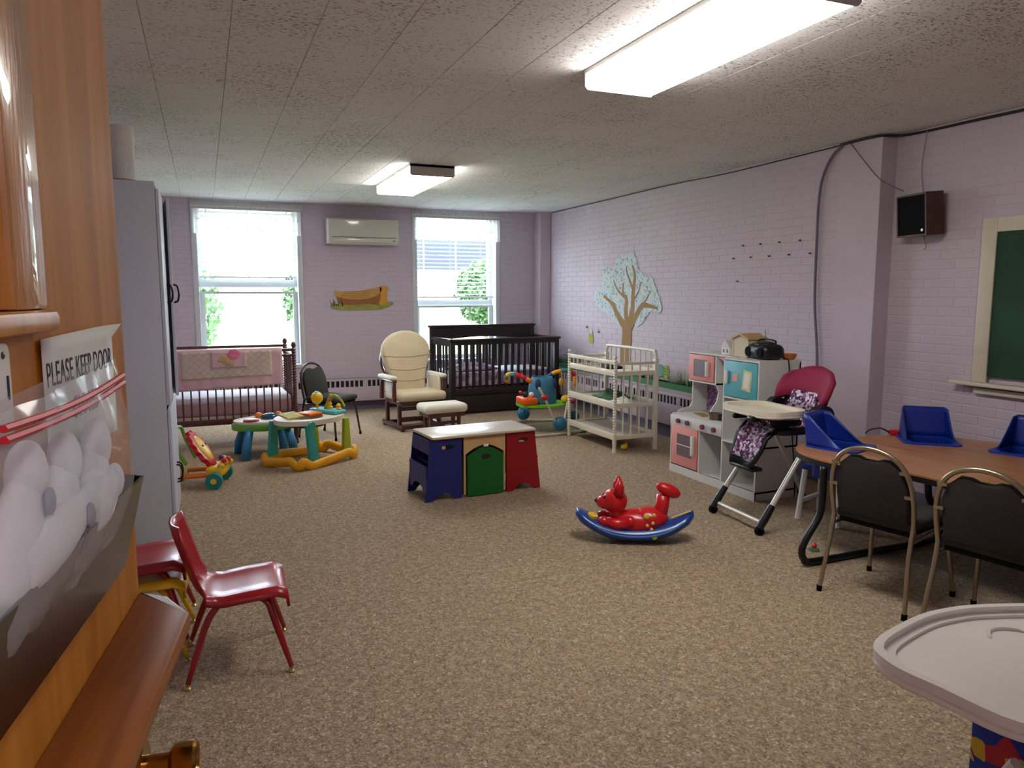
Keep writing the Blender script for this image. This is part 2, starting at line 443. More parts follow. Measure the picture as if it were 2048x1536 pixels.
# ---------------------------------------------------------------- windows
M_sash = mat('grey_white_sash', (205, 208, 212), 0.4, var=0.02)
M_pane = pane_mat('window_glass')
for k, (x0, x1) in enumerate(W_OPEN):
    z0, z1 = W_Z; y = YB
    meet = (1.67, 1.77) if k == 0 else (1.42, 1.50)
    b = B(); b.bx(x0 - .03, x0 + .035, y - .012, y + .27, z0, z1, r=.004).bx(x1 - .035, x1 + .03, y - .012, y + .27, z0, z1, r=.004).bx(x0, x1, y, y + .27, z1 - .03, z1, r=.004)
    wn = struct(b.build('window_%d' % (k + 1), M_sash))
    B().bx(x0 - .03, x1 + .03, y - .03, y + .27, z0 - .03, z0 + .012, r=.005).build('window_sill', M_sash, wn)
    # upper sash
    b = B(); b.bx(x0 + .035, x1 - .035, y + .17, y + .21, meet[0], meet[1], r=.003).bx(x0 + .035, x0 + .08, y + .17, y + .21, meet[1], z1 - .03).bx(x1 - .08, x1 - .035, y + .17, y + .21, meet[1], z1 - .03).bx(x0 + .08, x1 - .08, y + .17, y + .21, z1 - .08, z1 - .03)
    us = b.build('upper_sash', M_sash, wn)
    B().bx(x0 + .08, x1 - .08, y + .188, y + .192, meet[1], z1 - .08).build('pane', M_pane, us, smooth=0)
    lt = 1.615 if k == 0 else meet[0]
    b = B(); b.bx(x0 + .035, x0 + .095, y + .12, y + .16, z0 + .012, lt).bx(x1 - .095, x1 - .035, y + .12, y + .16, z0 + .012, lt).bx(x0 + .095, x1 - .095, y + .12, y + .16, z0 + .012, z0 + .07).bx(x0 + .095, x1 - .095, y + .12, y + .16, lt - .03, lt)
    ls = b.build('lower_sash', M_sash, wn)
    B().bx(x0 + .095, x1 - .095, y + .138, y + .142, z0 + .07, lt - .03).build('pane', M_pane, ls, smooth=0)
# venetian blinds and lace valances
M_slat = sheer_mat('white_slat', (235, 238, 242), 0.0, 0.12)
M_tape = sheer_mat('white_ladder_tape', (240, 242, 244), 0.0, 0.5)
M_lace = sheer_mat('white_lace', (238, 238, 236), 0.12)
M_lace2 = sheer_mat('lace_embroidery', (206, 204, 204), 0.0, 0.03)
for k, (x0, x1) in enumerate(W_OPEN):
    zb = 1.79 if k == 0 else 1.53
    where = 'raised above the spindle crib' if k == 0 else 'lowered further, behind the dark crib'
    bl = thing('venetian_blind', 'white slatted window blind ' + where, 'blind', ((x0 + x1) / 2, YB + .09, zb), 0, 'window blinds')
    hw = (x1 - x0) / 2 - .045
    B().bx(-hw, hw, -.03, .03, 2.66 - zb, 2.71 - zb, r=.004).build('head_rail', M_white, bl)
    B().bx(-hw, hw, -.026, .026, 0, .02, r=.005).build('bottom_rail', M_slat, bl)
    me = None; z = .05; pitch = .0555
    while z < 2.64 - zb:
        if me is None:
            o = B().bx(-hw, hw, -.0255, .0255, -.0013, .0013).build('slat', M_slat, bl, smooth=0); me = o.data
        else:
            o = bpy.data.objects.new('slat', me); COL.objects.link(o); o.parent = bl
        o.location = (0, 0, z); o.rotation_euler = (R(28 if k == 0 else 12), 0, 0)
        z += pitch
    for xx in (-hw * .82, 0, hw * .82):
        B().bx(xx - .012, xx + .012, -.0285, -.0275, 0, 2.66 - zb).build('ladder_tape', M_tape, bl, smooth=0)
    vl = thing('lace_valance', 'white lace valance over the ' + ('window with the raised blind' if k == 0 else 'window behind the dark crib'), 'valance', ((x0 + x1) / 2, YB - .05, 2.34), 0, 'lace valances')
    B().cyl((-hw - .07, 0, .335), (hw + .07, 0, .335), .008, n=8).build('curtain_rod', M_white, vl)
    rows = []
    for i in range(9):
        zz = .40 - i * .4 / 8
        row = []
        for j in range(121):
            xx = -hw - .06 + (2 * hw + .12) * j / 120
            amp = .006 if 1 <= i <= 2 else .011
            row.append((xx, math.sin(j * 1.15) * amp + math.sin(j * .37) * .004, zz - (.008 * abs(math.sin(j * .32)) if i == 8 else 0)))
        rows.append(row)
    B().sheet(rows[:3]).build('gathered_header', M_lace2, vl, smooth=180, solid=.0015)
    B().sheet(rows[2:]).build('lace_panel', M_lace, vl, smooth=180)
    b = B(); rr = random.Random(3 + k)
    for row_z in (.065, .175) if k == 0 else (.04, .13):
        for j in range(26):
            xx = -hw - .03 + (2 * hw + .06) * (j + rr.uniform(.1, .9)) / 26
            b.prism(ell(xx, row_z + rr.uniform(-.012, .012), rr.uniform(.006, .017), rr.uniform(.003, .007), 7), 'xz', -.019, -.016)
    stuff(b.build('embroidered_flowers', M_lace2, vl))

# outdoors
M_grass = mat('lawn', (130, 146, 104), 0.9, var=0.25, scale=3)
o = B().bx(-40, 45, YB + .5, 90, -1.3, -1.2).build('lawn', M_grass, smooth=0); o['kind'] = 'structure'
M_leaf = mat('tree_leaf', (70, 100, 56), 0.8, var=0.3, scale=1.5)
M_bark = mat('tree_bark', (90, 75, 60), 0.9)
for (tx, ty, th, cr, lab) in ((-1.15, 22, 4.2, 1.7, 'leafy green tree at the left edge of the view through the raised-blind window'),
                              (3.25, 21.5, 4.4, 1.25, 'leafy green tree on the right of the view through the raised-blind window'),
                              (9.35, 25, 4.6, 1.15, 'leafy green tree outside the window behind the dark crib')):
    t = thing('garden_tree', lab, 'tree', (tx, ty, -1.2), 0, 'trees outside the windows')
    B().tube([(0, 0, 0), (.05, 0, th * .4), (0, .05, th * .7)], [.16, .12, .07]).build('trunk', M_bark, t)
    rr = random.Random(int(tx * 10)); verts = []; faces = []
    for i in range(2600):
        d = Vector((rr.gauss(0, 1), rr.gauss(0, 1), rr.gauss(0, 1))).normalized() * (cr * rr.uniform(.35, 1) ** .6)
        c = Vector((d.x, d.y, d.z * 1.05 + th * .62)); u = Vector((rr.gauss(0, 1), rr.gauss(0, 1), rr.gauss(0, 1))).normalized() * .11; v = u.orthogonal().normalized() * .07
        n0 = len(verts); verts += [c - u, c + v, c + u, c - v]; faces.append((n0, n0 + 1, n0 + 2, n0 + 3))
    me = bpy.data.meshes.new('foliage'); me.from_pydata(verts, [], faces); me.materials.append(M_leaf)
    o = bpy.data.objects.new('foliage', me); COL.objects.link(o); o.parent = t; stuff(o)

t = thing('neighbouring_house', 'pale house with a dark grey roof outside the window behind the dark crib', 'house', (13.2, 43.5, -1.2))
B().bx(-6.5, 6.5, -3, 3, 0, 4.25).build('walls', mat('pale_siding', (214, 214, 208), .8), t, smooth=0)
B().prism([(-3.5, 4.2), (3.5, 4.2), (0, 6.1)], 'yz', -7, 7).build('roof', mat('slate_shingles', (46, 49, 54), .9, var=.1, spec=.1), t, smooth=0)
for x in (3.5,): B().bx(x - .5, x + .5, -3.03, -2.98, 1.6, 3.0).build('window', mat('house_window', (60, 66, 74), .2), t, smooth=0)

# ---------------------------------------------------------------- heater covers
M_heat = mat('lilac_enamel', (196, 180, 192), 0.4, var=0.02, spec=0.4)
M_dark = mat('dark_void', (38, 34, 40), 0.9)
def heater(name, label, L, loc, rz, z0, z1):
    t = thing(name, label, 'heater', loc, rz, 'slotted heater covers')
    s0, s1 = z1 - .125, z1 - .04
    B().bx(0, L, -.12, -.105, z0, s0, r=.004).bx(0, L, -.12, 0, z1 - .012, z1, r=.004).bx(0, L, -.12, -.105, s1, z1, r=.004).bx(0, .01, -.12, 0, z0, z1).bx(L - .01, L, -.12, 0, z0, z1).build('casing', M_heat, t)
    B().bx(.01, L - .01, -.095, -.03, z0 + .03, z1 - .02).build('slot_shade_block', M_dark, t, smooth=0)  # dark-coloured block stands in for the shade behind the slots
    b = B(); x = .03; i = 0
    while x < L - .03:
        b.bx(x, x + (.022 if i % 8 else .07), -.12, -.108, s0, s1); x += .064 if i % 8 else .11; i += 1
    stuff(b.build('louvre_bars', M_heat, t, smooth=0))
    return t
heater('baseboard_heater', 'long lilac heater cover with dark slots along the window wall', 4.3, (.26, YB - .001, 0), 0, .13, .45)
heater('baseboard_heater', 'lilac heater cover with dark slots behind the white changing table', 4.5, (XR - .001, 9.96, 0), -90, .16, .52)

# ---------------------------------------------------------------- ceiling lights
M_lens = mat('lit_lens', (255, 251, 245), 0.3, emit=LAMP_STRENGTH)
M_metal = mat('white_enamel_metal', (200, 196, 190), 0.5)
def wrap_light(label, loc, L, W):
    t = thing('ceiling_light', label, 'ceiling light', loc, 0, 'fluorescent ceiling lights')
    B().bx(-W / 2 - .005, W / 2 + .005, -L / 2, L / 2, -.022, 0).build('housing', M_metal, t, smooth=0)
    prof = [(-W / 2, -.022), (-W / 2, -.085), (-W / 2 + .012, -.098), (W / 2 - .012, -.098), (W / 2, -.085), (W / 2, -.022)]
    B().prism(prof, 'xz', -L / 2 + .012, L / 2 - .012).build('lens', M_lens, t, smooth=0)
    for s in (-1, 1):
        B().prism([(-W / 2 - .004, 0), (-W / 2 - .004, -.09), (-W / 2 + .01, -.104), (W / 2 - .01, -.104), (W / 2 + .004, -.09), (W / 2 + .004, 0)], 'xz', s * L / 2 - (.012 if s > 0 else 0), s * L / 2 + (.012 if s < 0 else 0)).build('end_cap', M_metal, t, smooth=0)
wrap_light('large lit fluorescent ceiling light nearest the viewer', (2.16, 2.96, CEIL), 1.44, .42)
wrap_light('smaller-looking lit fluorescent ceiling light near the windows', (2.02, 7.52, CEIL), 1.44, .42)
wrap_light('unseen ceiling light added in the hallway to light the door', (.35, -.75, CEIL), 1.2, .3)  # added lamp out of view, brightens the door face and the zip bag

# ================================================================ BIG FURNITURE
# ---- dark crib (local: x along the length, front at -y)
M_esp = mat('espresso_wood', (32, 19, 17), 0.4, var=0.15, scale=8, stretch=(1, 6, 6))
M_mattress = mat('white_mattress', (226, 226, 238), 0.8, var=0.03)
M_purple = spots_mat('purple_print_sheet', [(186, 160, 190), (150, 118, 158), (206, 186, 206), (170, 138, 172)], 14)
t = thing('baby_crib', 'espresso brown convertible crib with a tall solid headboard', 'crib', (3.70, 9.58, 0), 4)
L2, D2 = .775, .365
for sx in (-1, 1):
    B().bx(sx * L2 - .035, sx * L2 + .035, -D2 - .035, -D2 + .035, 0, .97, r=.006).build('front_post', M_esp, t)
    B().bx(sx * L2 - .035, sx * L2 + .035, D2 - .03, D2 + .03, 0, 1.12, r=.006).build('back_post', M_esp, t)
    p = B().bx(sx * L2 - .03, sx * L2 + .03, -D2 - .05, D2 + .02, .97, 1.0, r=.006).bx(sx * L2 - .022, sx * L2 + .022, -D2, D2, .90, .9705).build('end_frame', M_esp, t)
    B().bx(sx * L2 - .022, sx * L2 + .022, -D2, D2, .26, .34).build('end_bottom_rail', M_esp, t)
    for i in range(6):
        y = -D2 + .1 + i * (2 * D2 - .2) / 5
        B().bx(sx * L2 - .008, sx * L2 + .008, y - .016, y + .016, .34, .90).build('slat', M_esp, p, smooth=0)
fr = B().bx(-L2 - .05, L2 + .05, -D2 - .055, -D2 + .04, .97, 1.0, r=.006).bx(-L2, L2, -D2 - .022, -D2 + .022, .92, .97).bx(-L2, L2, -D2 - .025, -D2 + .025, .26, .34, r=.004).build('front_frame', M_esp, t)
for i in range(15):
    x = -L2 + .035 + (i + .8) * (2 * L2 - .07) / 15.6
    B().bx(x - .019, x + .019, -D2 - .009, -D2 + .009, .34, .92).build('slat', M_esp, fr, smooth=0)
bp = [(-L2, 1.12)] + [(-L2 + .03, .93)] + [(-L2 + .03 + (2 * L2 - .06) * i / 16, .93 + .055 * math.sin(math.pi * i / 16)) for i in range(1, 16)] + [(L2 - .03, .93), (L2, 1.12)]
hb = B().prism(bp, 'xz', D2 - .018, D2 + .018).bx(-L2 - .05, L2 + .05, D2 - .04, D2 + .045, 1.12, 1.155, r=.006).bx(-L2, L2, D2 - .02, D2 + .02, .26, .34).build('headboard', M_esp, t)
for i in range(15):
    x = -L2 + .035 + (i + .8) * (2 * L2 - .07) / 15.6
    B().bx(x - .019, x + .019, D2 - .009, D2 + .009, .34, .95).build('slat', M_esp, hb, smooth=0)
B().bx(-L2 + .03, L2 - .03, -D2 - .01, -D2 + .012, .03, .25, r=.004).bx(-L2 + .03, -L2 + .05, -D2, D2, .03, .25).bx(L2 - .05, L2 - .03, -D2, D2, .03, .25).build('under_drawer', M_esp, t)
o = B().bx(-L2 + .04, L2 - .04, -D2 + .035, D2 - .035, .37, .56, r=.03, seg=3).build('crib_mattress', M_mattress, None); o.location = t.location; o.rotation_euler = t.rotation_euler
tag(o, 'mattress in a white and purple sheet inside the dark crib', 'mattress')
o2 = B().bx(-L2 + .036, L2 - .036, -D2 + .030, -D2 + .0345, .37, .545, r=.002).build('fitted_sheet_side', M_purple, o)
rows = []
for i in range(13):
    row = []
    for j in range(17):
        u, v = i / 12, j / 16
        row.append((-L2 + .06 + .62 * u, -D2 + .05 + .45 * v, .585 + .05 * mnoise.noise((u * 4, v * 4, 1)) + .06 * math.sin(math.pi * u) * math.sin(math.pi * v)))
    rows.append(row)
o = B().sheet(rows).build('rumpled_blanket', M_purple, None, smooth=180, solid=.02); o.location = t.location; o.rotation_euler = t.rotation_euler
tag(o, 'rumpled purple blanket at the left end of the dark crib', 'blanket')

# ---- spindle crib
M_mah = mat('mahogany_wood', (82, 36, 30), 0.3, var=0.2, scale=8, coat=0.4)
t = thing('baby_crib', 'reddish brown spindle crib with a quilt hung over its rail', 'crib', (.14, 8.40, 0), 1.5)
HL, HD = .70, .36
def turned(b, x, y, z0, z1, r=.02):
    n = int((z1 - z0) / .028); prof = [(r * .8, z0)]
    for i in range(n):
        z = z0 + (z1 - z0) * i / n; d = (z1 - z0) / n
        prof += [(r * .75, z + .02 * d), (r * 1.08, z + .5 * d), (r * .75, z + .98 * d)]
    prof.append((r * .8, z1)); b.lathe(prof, (x, y, 0), n=10)
for sx in (-1, 1):
    for sy in (-1, 1):
        b = B(); turned(b, sx * HL, sy * HD, .36, 1.02, .026); b.bx(sx * HL - .024, sx * HL + .024, sy * HD - .024, sy * HD + .024, .24, .36, r=.004).lathe([(.026, 0), (.02, .06), (.028, .12), (.022, .24)], (sx * HL, sy * HD, 0)).sph((sx * HL, sy * HD, 1.05), (.026, .026, .035))
        b.build('corner_post', M_mah, t)
for sy in (-1, 1):
    fr = B().cyl((-HL, sy * HD, 1.0), (HL, sy * HD, 1.0), .016).bx(-HL, HL, sy * HD - .014, sy * HD + .014, .25, .31, r=.004).bx(-HL, HL, sy * HD - .01, sy * HD + .01, .93, .955).build('side_rail', M_mah, t)
    for i in range(17):
        x = -HL + (i + 1) * 2 * HL / 18
        B().cyl((x, sy * HD, .31), (x, sy * HD, .93), .008, n=8).build('spindle', M_mah, fr)
for sx in (-1, 1):
    fr = B().cyl((sx * HL, -HD, .95), (sx * HL, HD, .95), .016).bx(sx * HL - .014, sx * HL + .014, -HD, HD, .25, .31).build('end_rail', M_mah, t)
    for i in range(7):
        y = -HD + (i + 1) * 2 * HD / 8
        B().cyl((sx * HL, y, .31), (sx * HL, y, .95), .009, n=8).build('spindle', M_mah, fr)
M_pinksheet = mat('dusty_pink_fabric', (188, 148, 156), 0.85, var=0.06, scale=10, bump=0.3, bscale=25)
mt = B().bx(-HL + .035, HL - .035, -HD + .03, HD - .03, .33, .50, r=.035, seg=3).build('crib_mattress', M_pinksheet, None); mt.location = t.location; mt.rotation_euler = t.rotation_euler
tag(mt, 'pink mattress with a white top inside the spindle crib', 'mattress')
B().bx(-HL + .038, HL - .038, -HD + .026, HD - .026, .455, .53, r=.035, seg=3).build('mattress_pad', M_mattress, mt)
# quilt over the near rail
def quilt_pts(u0, u1, v0, v1, nu, nv, out):
    rows = []
    for i in range(nv + 1):
        v = v0 + (v1 - v0) * i / nv; row = []
        for j in range(nu + 1):
            u = u0 + (u1 - u0) * j / nu
            x = -.52 + 1.10 * u
            wv = .006 * math.sin(u * 22 + v * 3) + .004 * math.sin(u * 47)
            z0_ = .61 + .035 * u
            if v < .1: y = -HD + (.022 + out) * math.cos(math.pi * v / .1); z = 1.0 + (.022 + out) * math.sin(math.pi * v / .1)
            else:
                y = -HD - .022 - out - wv * (v - .1) * 1.2; z = 1.0 - (1.0 - z0_) * (v - .1) / .9
            row.append((x, y, z))
        rows.append(row)
    return rows
M_pink = mat('rose_pink_quilt', (210, 172, 182), 0.85, var=0.06, scale=14, bump=0.5, bscale=22)
M_cream = mat('cream_quilt_panel', (206, 188, 176), 0.85, var=0.05, bump=0.3, bscale=30)
q = B().sheet(quilt_pts(0, 1, 0, 1, 44, 24, 0)).build('baby_quilt', M_pink, None, smooth=180, solid=.012); q.location = t.location; q.rotation_euler = t.rotation_euler
tag(q, 'pink bordered baby quilt draped over the spindle crib rail', 'quilt')
B().sheet(quilt_pts(.12, .90, .1, .74, 36, 16, .008)).build('diamond_panel', M_cream, q, smooth=180, solid=.006)
B().sheet(quilt_pts(.37, .68, .1, .50, 16, 10, .013)).build('applique_panel', M_pink, q, smooth=180, solid=.005)
b = B()
def qp(u, v, o): return Vector(quilt_pts(u, u + .001, v, v + .001, 1, 1, o)[0][0])
for k in range(-6, 13):
    for sgn in (1, -1):
        pts = []
        for i in range(30):
            v = .1 + .64 * i / 29; u = .12 + k * .075 + sgn * (v - .1) * .45
            if .12 < u < .90 and not (.37 < u < .68 and v < .50): pts.append(qp(u, v, .0105))
        for a, c in zip(pts, pts[1:]):
            if (c - a).length < .05: b.cyl(a, c, .0022, n=4)
M_stitch = mat('quilting_thread', (176, 158, 148), 0.9)
stuff(b.build('quilting_stitches', M_stitch, q))
M_bloom = mat('applique_rose', (224, 120, 150), 0.8); M_tan = mat('applique_tan', (196, 170, 120), 0.8)
b = B()
for k in range(7):
    p = qp(.57 + .03 * math.cos(k), .17 + .06 * math.sin(k), .018); b.sph(p, (.03, .004, .03), 10)
b.build('applique_flower', M_bloom, q)
b = B()
for (u, v, r_) in ((.48, .26, .04), (.51, .34, .035), (.545, .40, .03), (.45, .30, .02)):
    b.sph(qp(u, v, .018), (r_, .004, r_), 10)
b.build('applique_patch', M_tan, q)

# ---- glider chair and footstool
M_cush = mat('cream_cushion', (206, 190, 158), 0.8, var=0.05, scale=8, bump=0.15, bscale=40)
M_cushL = mat('pale_cushion', (220, 216, 200), 0.8, var=0.04)
t = thing('glider_chair', 'round-backed wooden glider chair with cream cushions', 'chair', (2.26, 8.60, 0), 8)
# local: front -y
bk = B()
hoop = [(.30 * math.cos(R(a)), .22 + .05 * math.sin(R(a)), .78 + .30 * math.sin(R(a))) for a in range(-35, 216, 10)]
bk.tube(hoop, .016, n=8)
fr = bk.bx(-.25, .25, .18, .21, .38, .43).build('back_hoop', M_mah, t)
for i in range(9):
    x = -.22 + i * .055; zt = .78 + .30 * math.sqrt(max(0, 1 - (x / .30) ** 2))
    B().cyl((x, .19, .42), (x, .262, zt - .005), .008, n=8).build('spindle', M_mah, fr)
def cush_outline():
    pts = [(-.21, 0), (-.22, .18), (-.27, .34), (-.31, .46)] + [(.315 * math.cos(R(a)), .49 + .26 * math.sin(R(a))) for a in range(172, 7, -12)] + [(.31, .46), (.27, .34), (.22, .18), (.21, 0)]
    return pts
MB_ = Matrix.Translation((0, .10, .40)) @ Matrix.Rotation(R(-9), 4, 'X')
bc = B().prism(cush_outline(), 'xz', -.055, .055, r=.035, M=MB_).build('back_cushion', M_cush, t, smooth=60)
for z in (.16, .29, .45):
    hwid = .22 + (.09 if z > .4 else .02)
    b = B(); b.tube([MB_ @ Vector((-hwid + 2 * hwid * i / 14, -.0555, z - .025 * math.sin(math.pi * i / 14))) for i in range(15)], .0045, n=5); b.build('seam', mat('cushion_seam', (160, 142, 112), .9), bc)
B().bx(-.30, .30, -.36, .16, .345, .45, r=.045, seg=4).build('seat_cushion', M_cush, t)
B().bx(-.27, .27, -.32, .2, .30, .345, r=.01).build('seat_frame', M_mah, t)
for sx in (-1, 1):
    ar = B().bx(sx * .315 - .03, sx * .315 + .03, -.26, .22, .565, .59, r=.01).bx(sx * .315 - .02, sx * .315 + .02, -.25, -.20, .34, .57, r=.006).bx(sx * .315 - .02, sx * .315 + .02, .15, .2, .34, .57, r=.006).build('arm', M_mah, t)
    B().bx(sx * .315 - .045, sx * .315 + .045, -.24, .2, .588, .64, r=.025, seg=3).bx(sx * .28 - .02, sx * .28 + .02, -.20, .16, .42, .62, r=.02, seg=3).build('arm_pad', M_cushL, ar)
    B().bx(sx * .25 - .025, sx * .25 + .025, -.34, .30, .02, .07, r=.012).bx(sx * .25 - .02, sx * .25 + .02, -.24, -.19, .06, .30, r=.005).bx(sx * .25 - .02, sx * .25 + .02, .14, .19, .06, .30, r=.005).build('base_runner', M_mah, t)
    for yy in (-.30, .26): B().cyl((sx * .25, yy, 0), (sx * .25, yy, .03), .022).build('foot', M_mah, t)
for yy, zz in ((-.215, .25), (.165, .25), (-.215, .13), (.165, .05), (-.31, .045)): B().bx(-.25, .25, yy - .015, yy + .015, zz - .022, zz + .022, r=.005).build('stretcher', M_mah, t)
t = thing('footstool', 'low wooden gliding footstool with a padded cream top', 'stool', (2.42, 7.90, 0), 6)
B().bx(-.255, .255, -.17, .17, .27, .37, r=.045, seg=4).build('cushion', M_cushL, t)
B().bx(-.22, .22, -.14, .14, .225, .272, r=.006).build('top_frame', M_mah, t)
for sx in (-1, 1):
    B().bx(sx * .17 - .02, sx * .17 + .02, -.2, .2, .015, .06, r=.01).bx(sx * .17 - .015, sx * .17 + .015, -.1, -.06, .05, .23).bx(sx * .17 - .015, sx * .17 + .015, .06, .1, .05, .23).build('base_runner', M_mah, t)
    for yy in (-.16, .16): B().cyl((sx * .17, yy, 0), (sx * .17, yy, .02), .018).build('foot', M_mah, t)
B().bx(-.17, .17, -.02, .02, .03, .055).bx(-.17, .17, -.09, -.07, .14, .17).build('stretcher', M_mah, t)

# ---- changing table  (local: x along wall direction, front -y ; rotated so the front faces -X)
M_cw = mat('ivory_enamel', (226, 218, 198), 0.35, var=0.03, coat=0.2)
M_shelf = mat('shelf_board', (196, 188, 174), 0.6, var=0.04)
t = thing('changing_table', 'ivory spindle changing table with three open shelves', 'changing table', (3.965, 6.83, 0), -90)
CL, CD = .50, .235     # half length (world Y), half depth (world X)
# local +x = world -Y, local -y = world -X (front)
for sx in (-1, 1):
    b = B(); turned(b, sx * CL, -CD, .17, .93, .02); b.lathe([(.022, 0), (.018, .05), (.022, .1), (.02, .17)], (sx * CL, -CD, 0)).sph((sx * CL, -CD, .955), (.018, .018, .024))
    b.build('front_post', M_cw, t)
    pts = [(sx * CL, CD, 0), (sx * CL, CD, .9)]
    b = B().bx(sx * CL - .022, sx * CL + .022, CD - .022, CD + .022, 0, .93, r=.004); b.build('back_post', M_cw, t)
for sy in (-1, 1):
    for z, hh in ((.15, .05), (.47, .055), (.79, .045)):
        B().bx(-CL, CL, sy * CD - .01, sy * CD + .01, z - hh / 2, z + hh / 2 + .015, r=.003).build('shelf_rail', M_cw, t)
B().bx(-CL, CL, -CD - .01, -CD + .01, .885, .925, r=.003).build('top_rail', M_cw, t)
for i in range(9):
    x = -CL + (i + 1) * 2 * CL / 10; B().cyl((x, -CD, .82), (x, -CD, .89), .009, n=8).build('spindle', M_cw, t)
for z in (.15, .47, .78): B().bx(-CL + .01, CL - .01, -CD + .01, CD - .01, z - .008, z + .006).build('shelf', M_shelf, t, smooth=0)
bow = [(-CL, CD, .9), (-CL, CD, .965), (-CL + .03, CD, .995), (-CL + .08, CD, 1.01), (CL - .08, CD, 1.01), (CL - .03, CD, .995), (CL, CD, .965), (CL, CD, .9)]
bo = B().tube(smoothpath(bow, 4), .017).build('back_bow', M_cw, t)
for i in range(9):
    x = -CL + (i + 1) * 2 * CL / 10; B().cyl((x, CD, .81), (x, CD, 1.0), .009, n=8).build('spindle', M_cw, bo)
for sx in (-1, 1):
    for z in (.15, .47, .79): B().bx(sx * CL - .01, sx * CL + .01, -CD, CD, z - .02, z + .025, r=.003).build('end_rail', M_cw, t)
    B().bx(sx * CL - .008, sx * CL + .008, -CD, CD, .88, .905, r=.003).build('end_rail', M_cw, t)
    for j in range(4):
        y = -CD + (j + 1) * 2 * CD / 5; B().cyl((sx * CL, y, .17), (sx * CL, y, .89), .009, n=8).build('spindle', M_cw, t)
for j in range(5):
    x = -CL + (j + 1) * 2 * CL / 6; B().cyl((x, CD, .17), (x, CD, .77), .009, n=8).build('spindle', M_cw, t)
# things left on its shelves
M_greenbag = mat('green_fabric', (62, 104, 74), 0.8, var=0.2, scale=14)
M_paperw = mat('white_paper', (232, 230, 224), 0.7, var=0.02)
def heap(name, label, cat, loc, rx, ry, hh, m, seed, n=18):
    rows = []
    for i in range(n + 1):
        row = []
        for j in range(n + 1):
            u, v = 2 * i / n - 1, 2 * j / n - 1; d = min(1, math.hypot(u, v))
            z = hh * (1 - d ** 2) * (.75 + .6 * mnoise.noise((u * 2.3 + seed, v * 2.3, seed))) if d < 1 else 0
            row.append((u * rx * (1 + .15 * mnoise.noise((u * 2, v * 2, seed + 5))), v * ry, max(0.002, z)))
        rows.append(row)
    o = B().sheet(rows).build(name, m, None, smooth=180, solid=.004); o.location = loc
    return tag(o, label, cat)
heap('folded_bag', 'dark green cloth bag on the middle shelf of the changing table', 'bag', (4.02, 6.88, .482), .15, .20, .11, M_greenbag, 1)
heap('crumpled_cloth', 'crumpled white cloth on the middle shelf beside the green bag', 'cloth', (3.92, 6.50, .482), .13, .13, .06, M_paperw, 4)
o = B().bx(-.10, .10, -.13, .13, 0, .012, r=.002).build('paper_stack', M_paperw, None); o.location = (4.0, 6.55, .788); o.rotation_euler = (0, 0, R(4)); tag(o, 'flat stack of white paper on the top shelf of the changing table', 'paper')
o = B().bx(-.16, .16, -.09, .09, 0, .028, r=.006).build('changing_strap_pad', mat('black_nylon', (28, 28, 32), .7), None); o.location = (4.05, 6.98, .788); o.rotation_euler = (0, 0, R(75)); tag(o, 'black folded pad on the top shelf of the changing table', 'pad')
M_yel = mat('yellow_plastic', (236, 190, 34), 0.35, spec=0.5)
b = B().sph((0, 0, .03), (.05, .035, .03), 14).sph((.04, 0, .055), .018, 12); o = b.build('toy_duck', M_yel, None); o.location = (3.9, 6.42, 0.001); o.rotation_euler = (0, 0, R(30)); tag(o, 'small yellow toy on the carpet under the changing table', 'toy')

# ---- play kitchen (world axes: front faces -X)
M_kw = mat('white_laminate', (212, 210, 206), 0.5, var=0.02)
M_kp = mat('coral_pink_panel', (226, 146, 140), 0.5, var=0.02)
M_kt = mat('turquoise_panel', (84, 172, 184), 0.45, var=0.02)
M_ks = mat('grey_window_film', (108, 94, 98), 0.35, var=0.1, scale=20)
M_knob = mat('plum_knob', (128, 34, 78), 0.4)
t = thing('play_kitchen', 'white toy kitchen with pink and turquoise doors', 'play kitchen', (3.82, 4.38, 0), 0)
# local: x 0..0.40 depth, y 0 (right, fridge) .. 1.12 (left)
tt = .014
K = B()
K.bx(0, .40, 0, tt, 0, 1.06).bx(0, .40, .40, .40 + tt, 0, 1.06).bx(0, .40, 1.12 - tt, 1.12, 0, .53)          # uprights
K.bx(0, .40, .70, .70 + tt, .06, .43).bx(.385, .40, 0, 1.12, 0, .53).bx(.385, .40, 0, .41, .5, 1.06)
K.bx(0, .40, 0, .40, 1.06, 1.075).bx(0, .40, 0, .40, .755, .77).bx(0, .40, 0, .40, .40, .414).bx(0, .40, 0, 1.12, .055, .07)
K.bx(-.004, .012, 0, 1.12, 0, .07)                                                                                   # plinth
K.bx(0, .40, .41, 1.12, .515, .53)                                                                                   # worktop
K.bx(.18, .40, .41, 1.12, 1.055, 1.07)                                                                               # upper shelf
K.bx(.18, .40, .74, 1.12, .805, .82).bx(.18, .40, 1.12 - tt, 1.12, .82, 1.06).bx(.385, .40, .74, 1.12, .53, 1.06)
K.build('cabinet_body', M_kw, t, smooth=0)
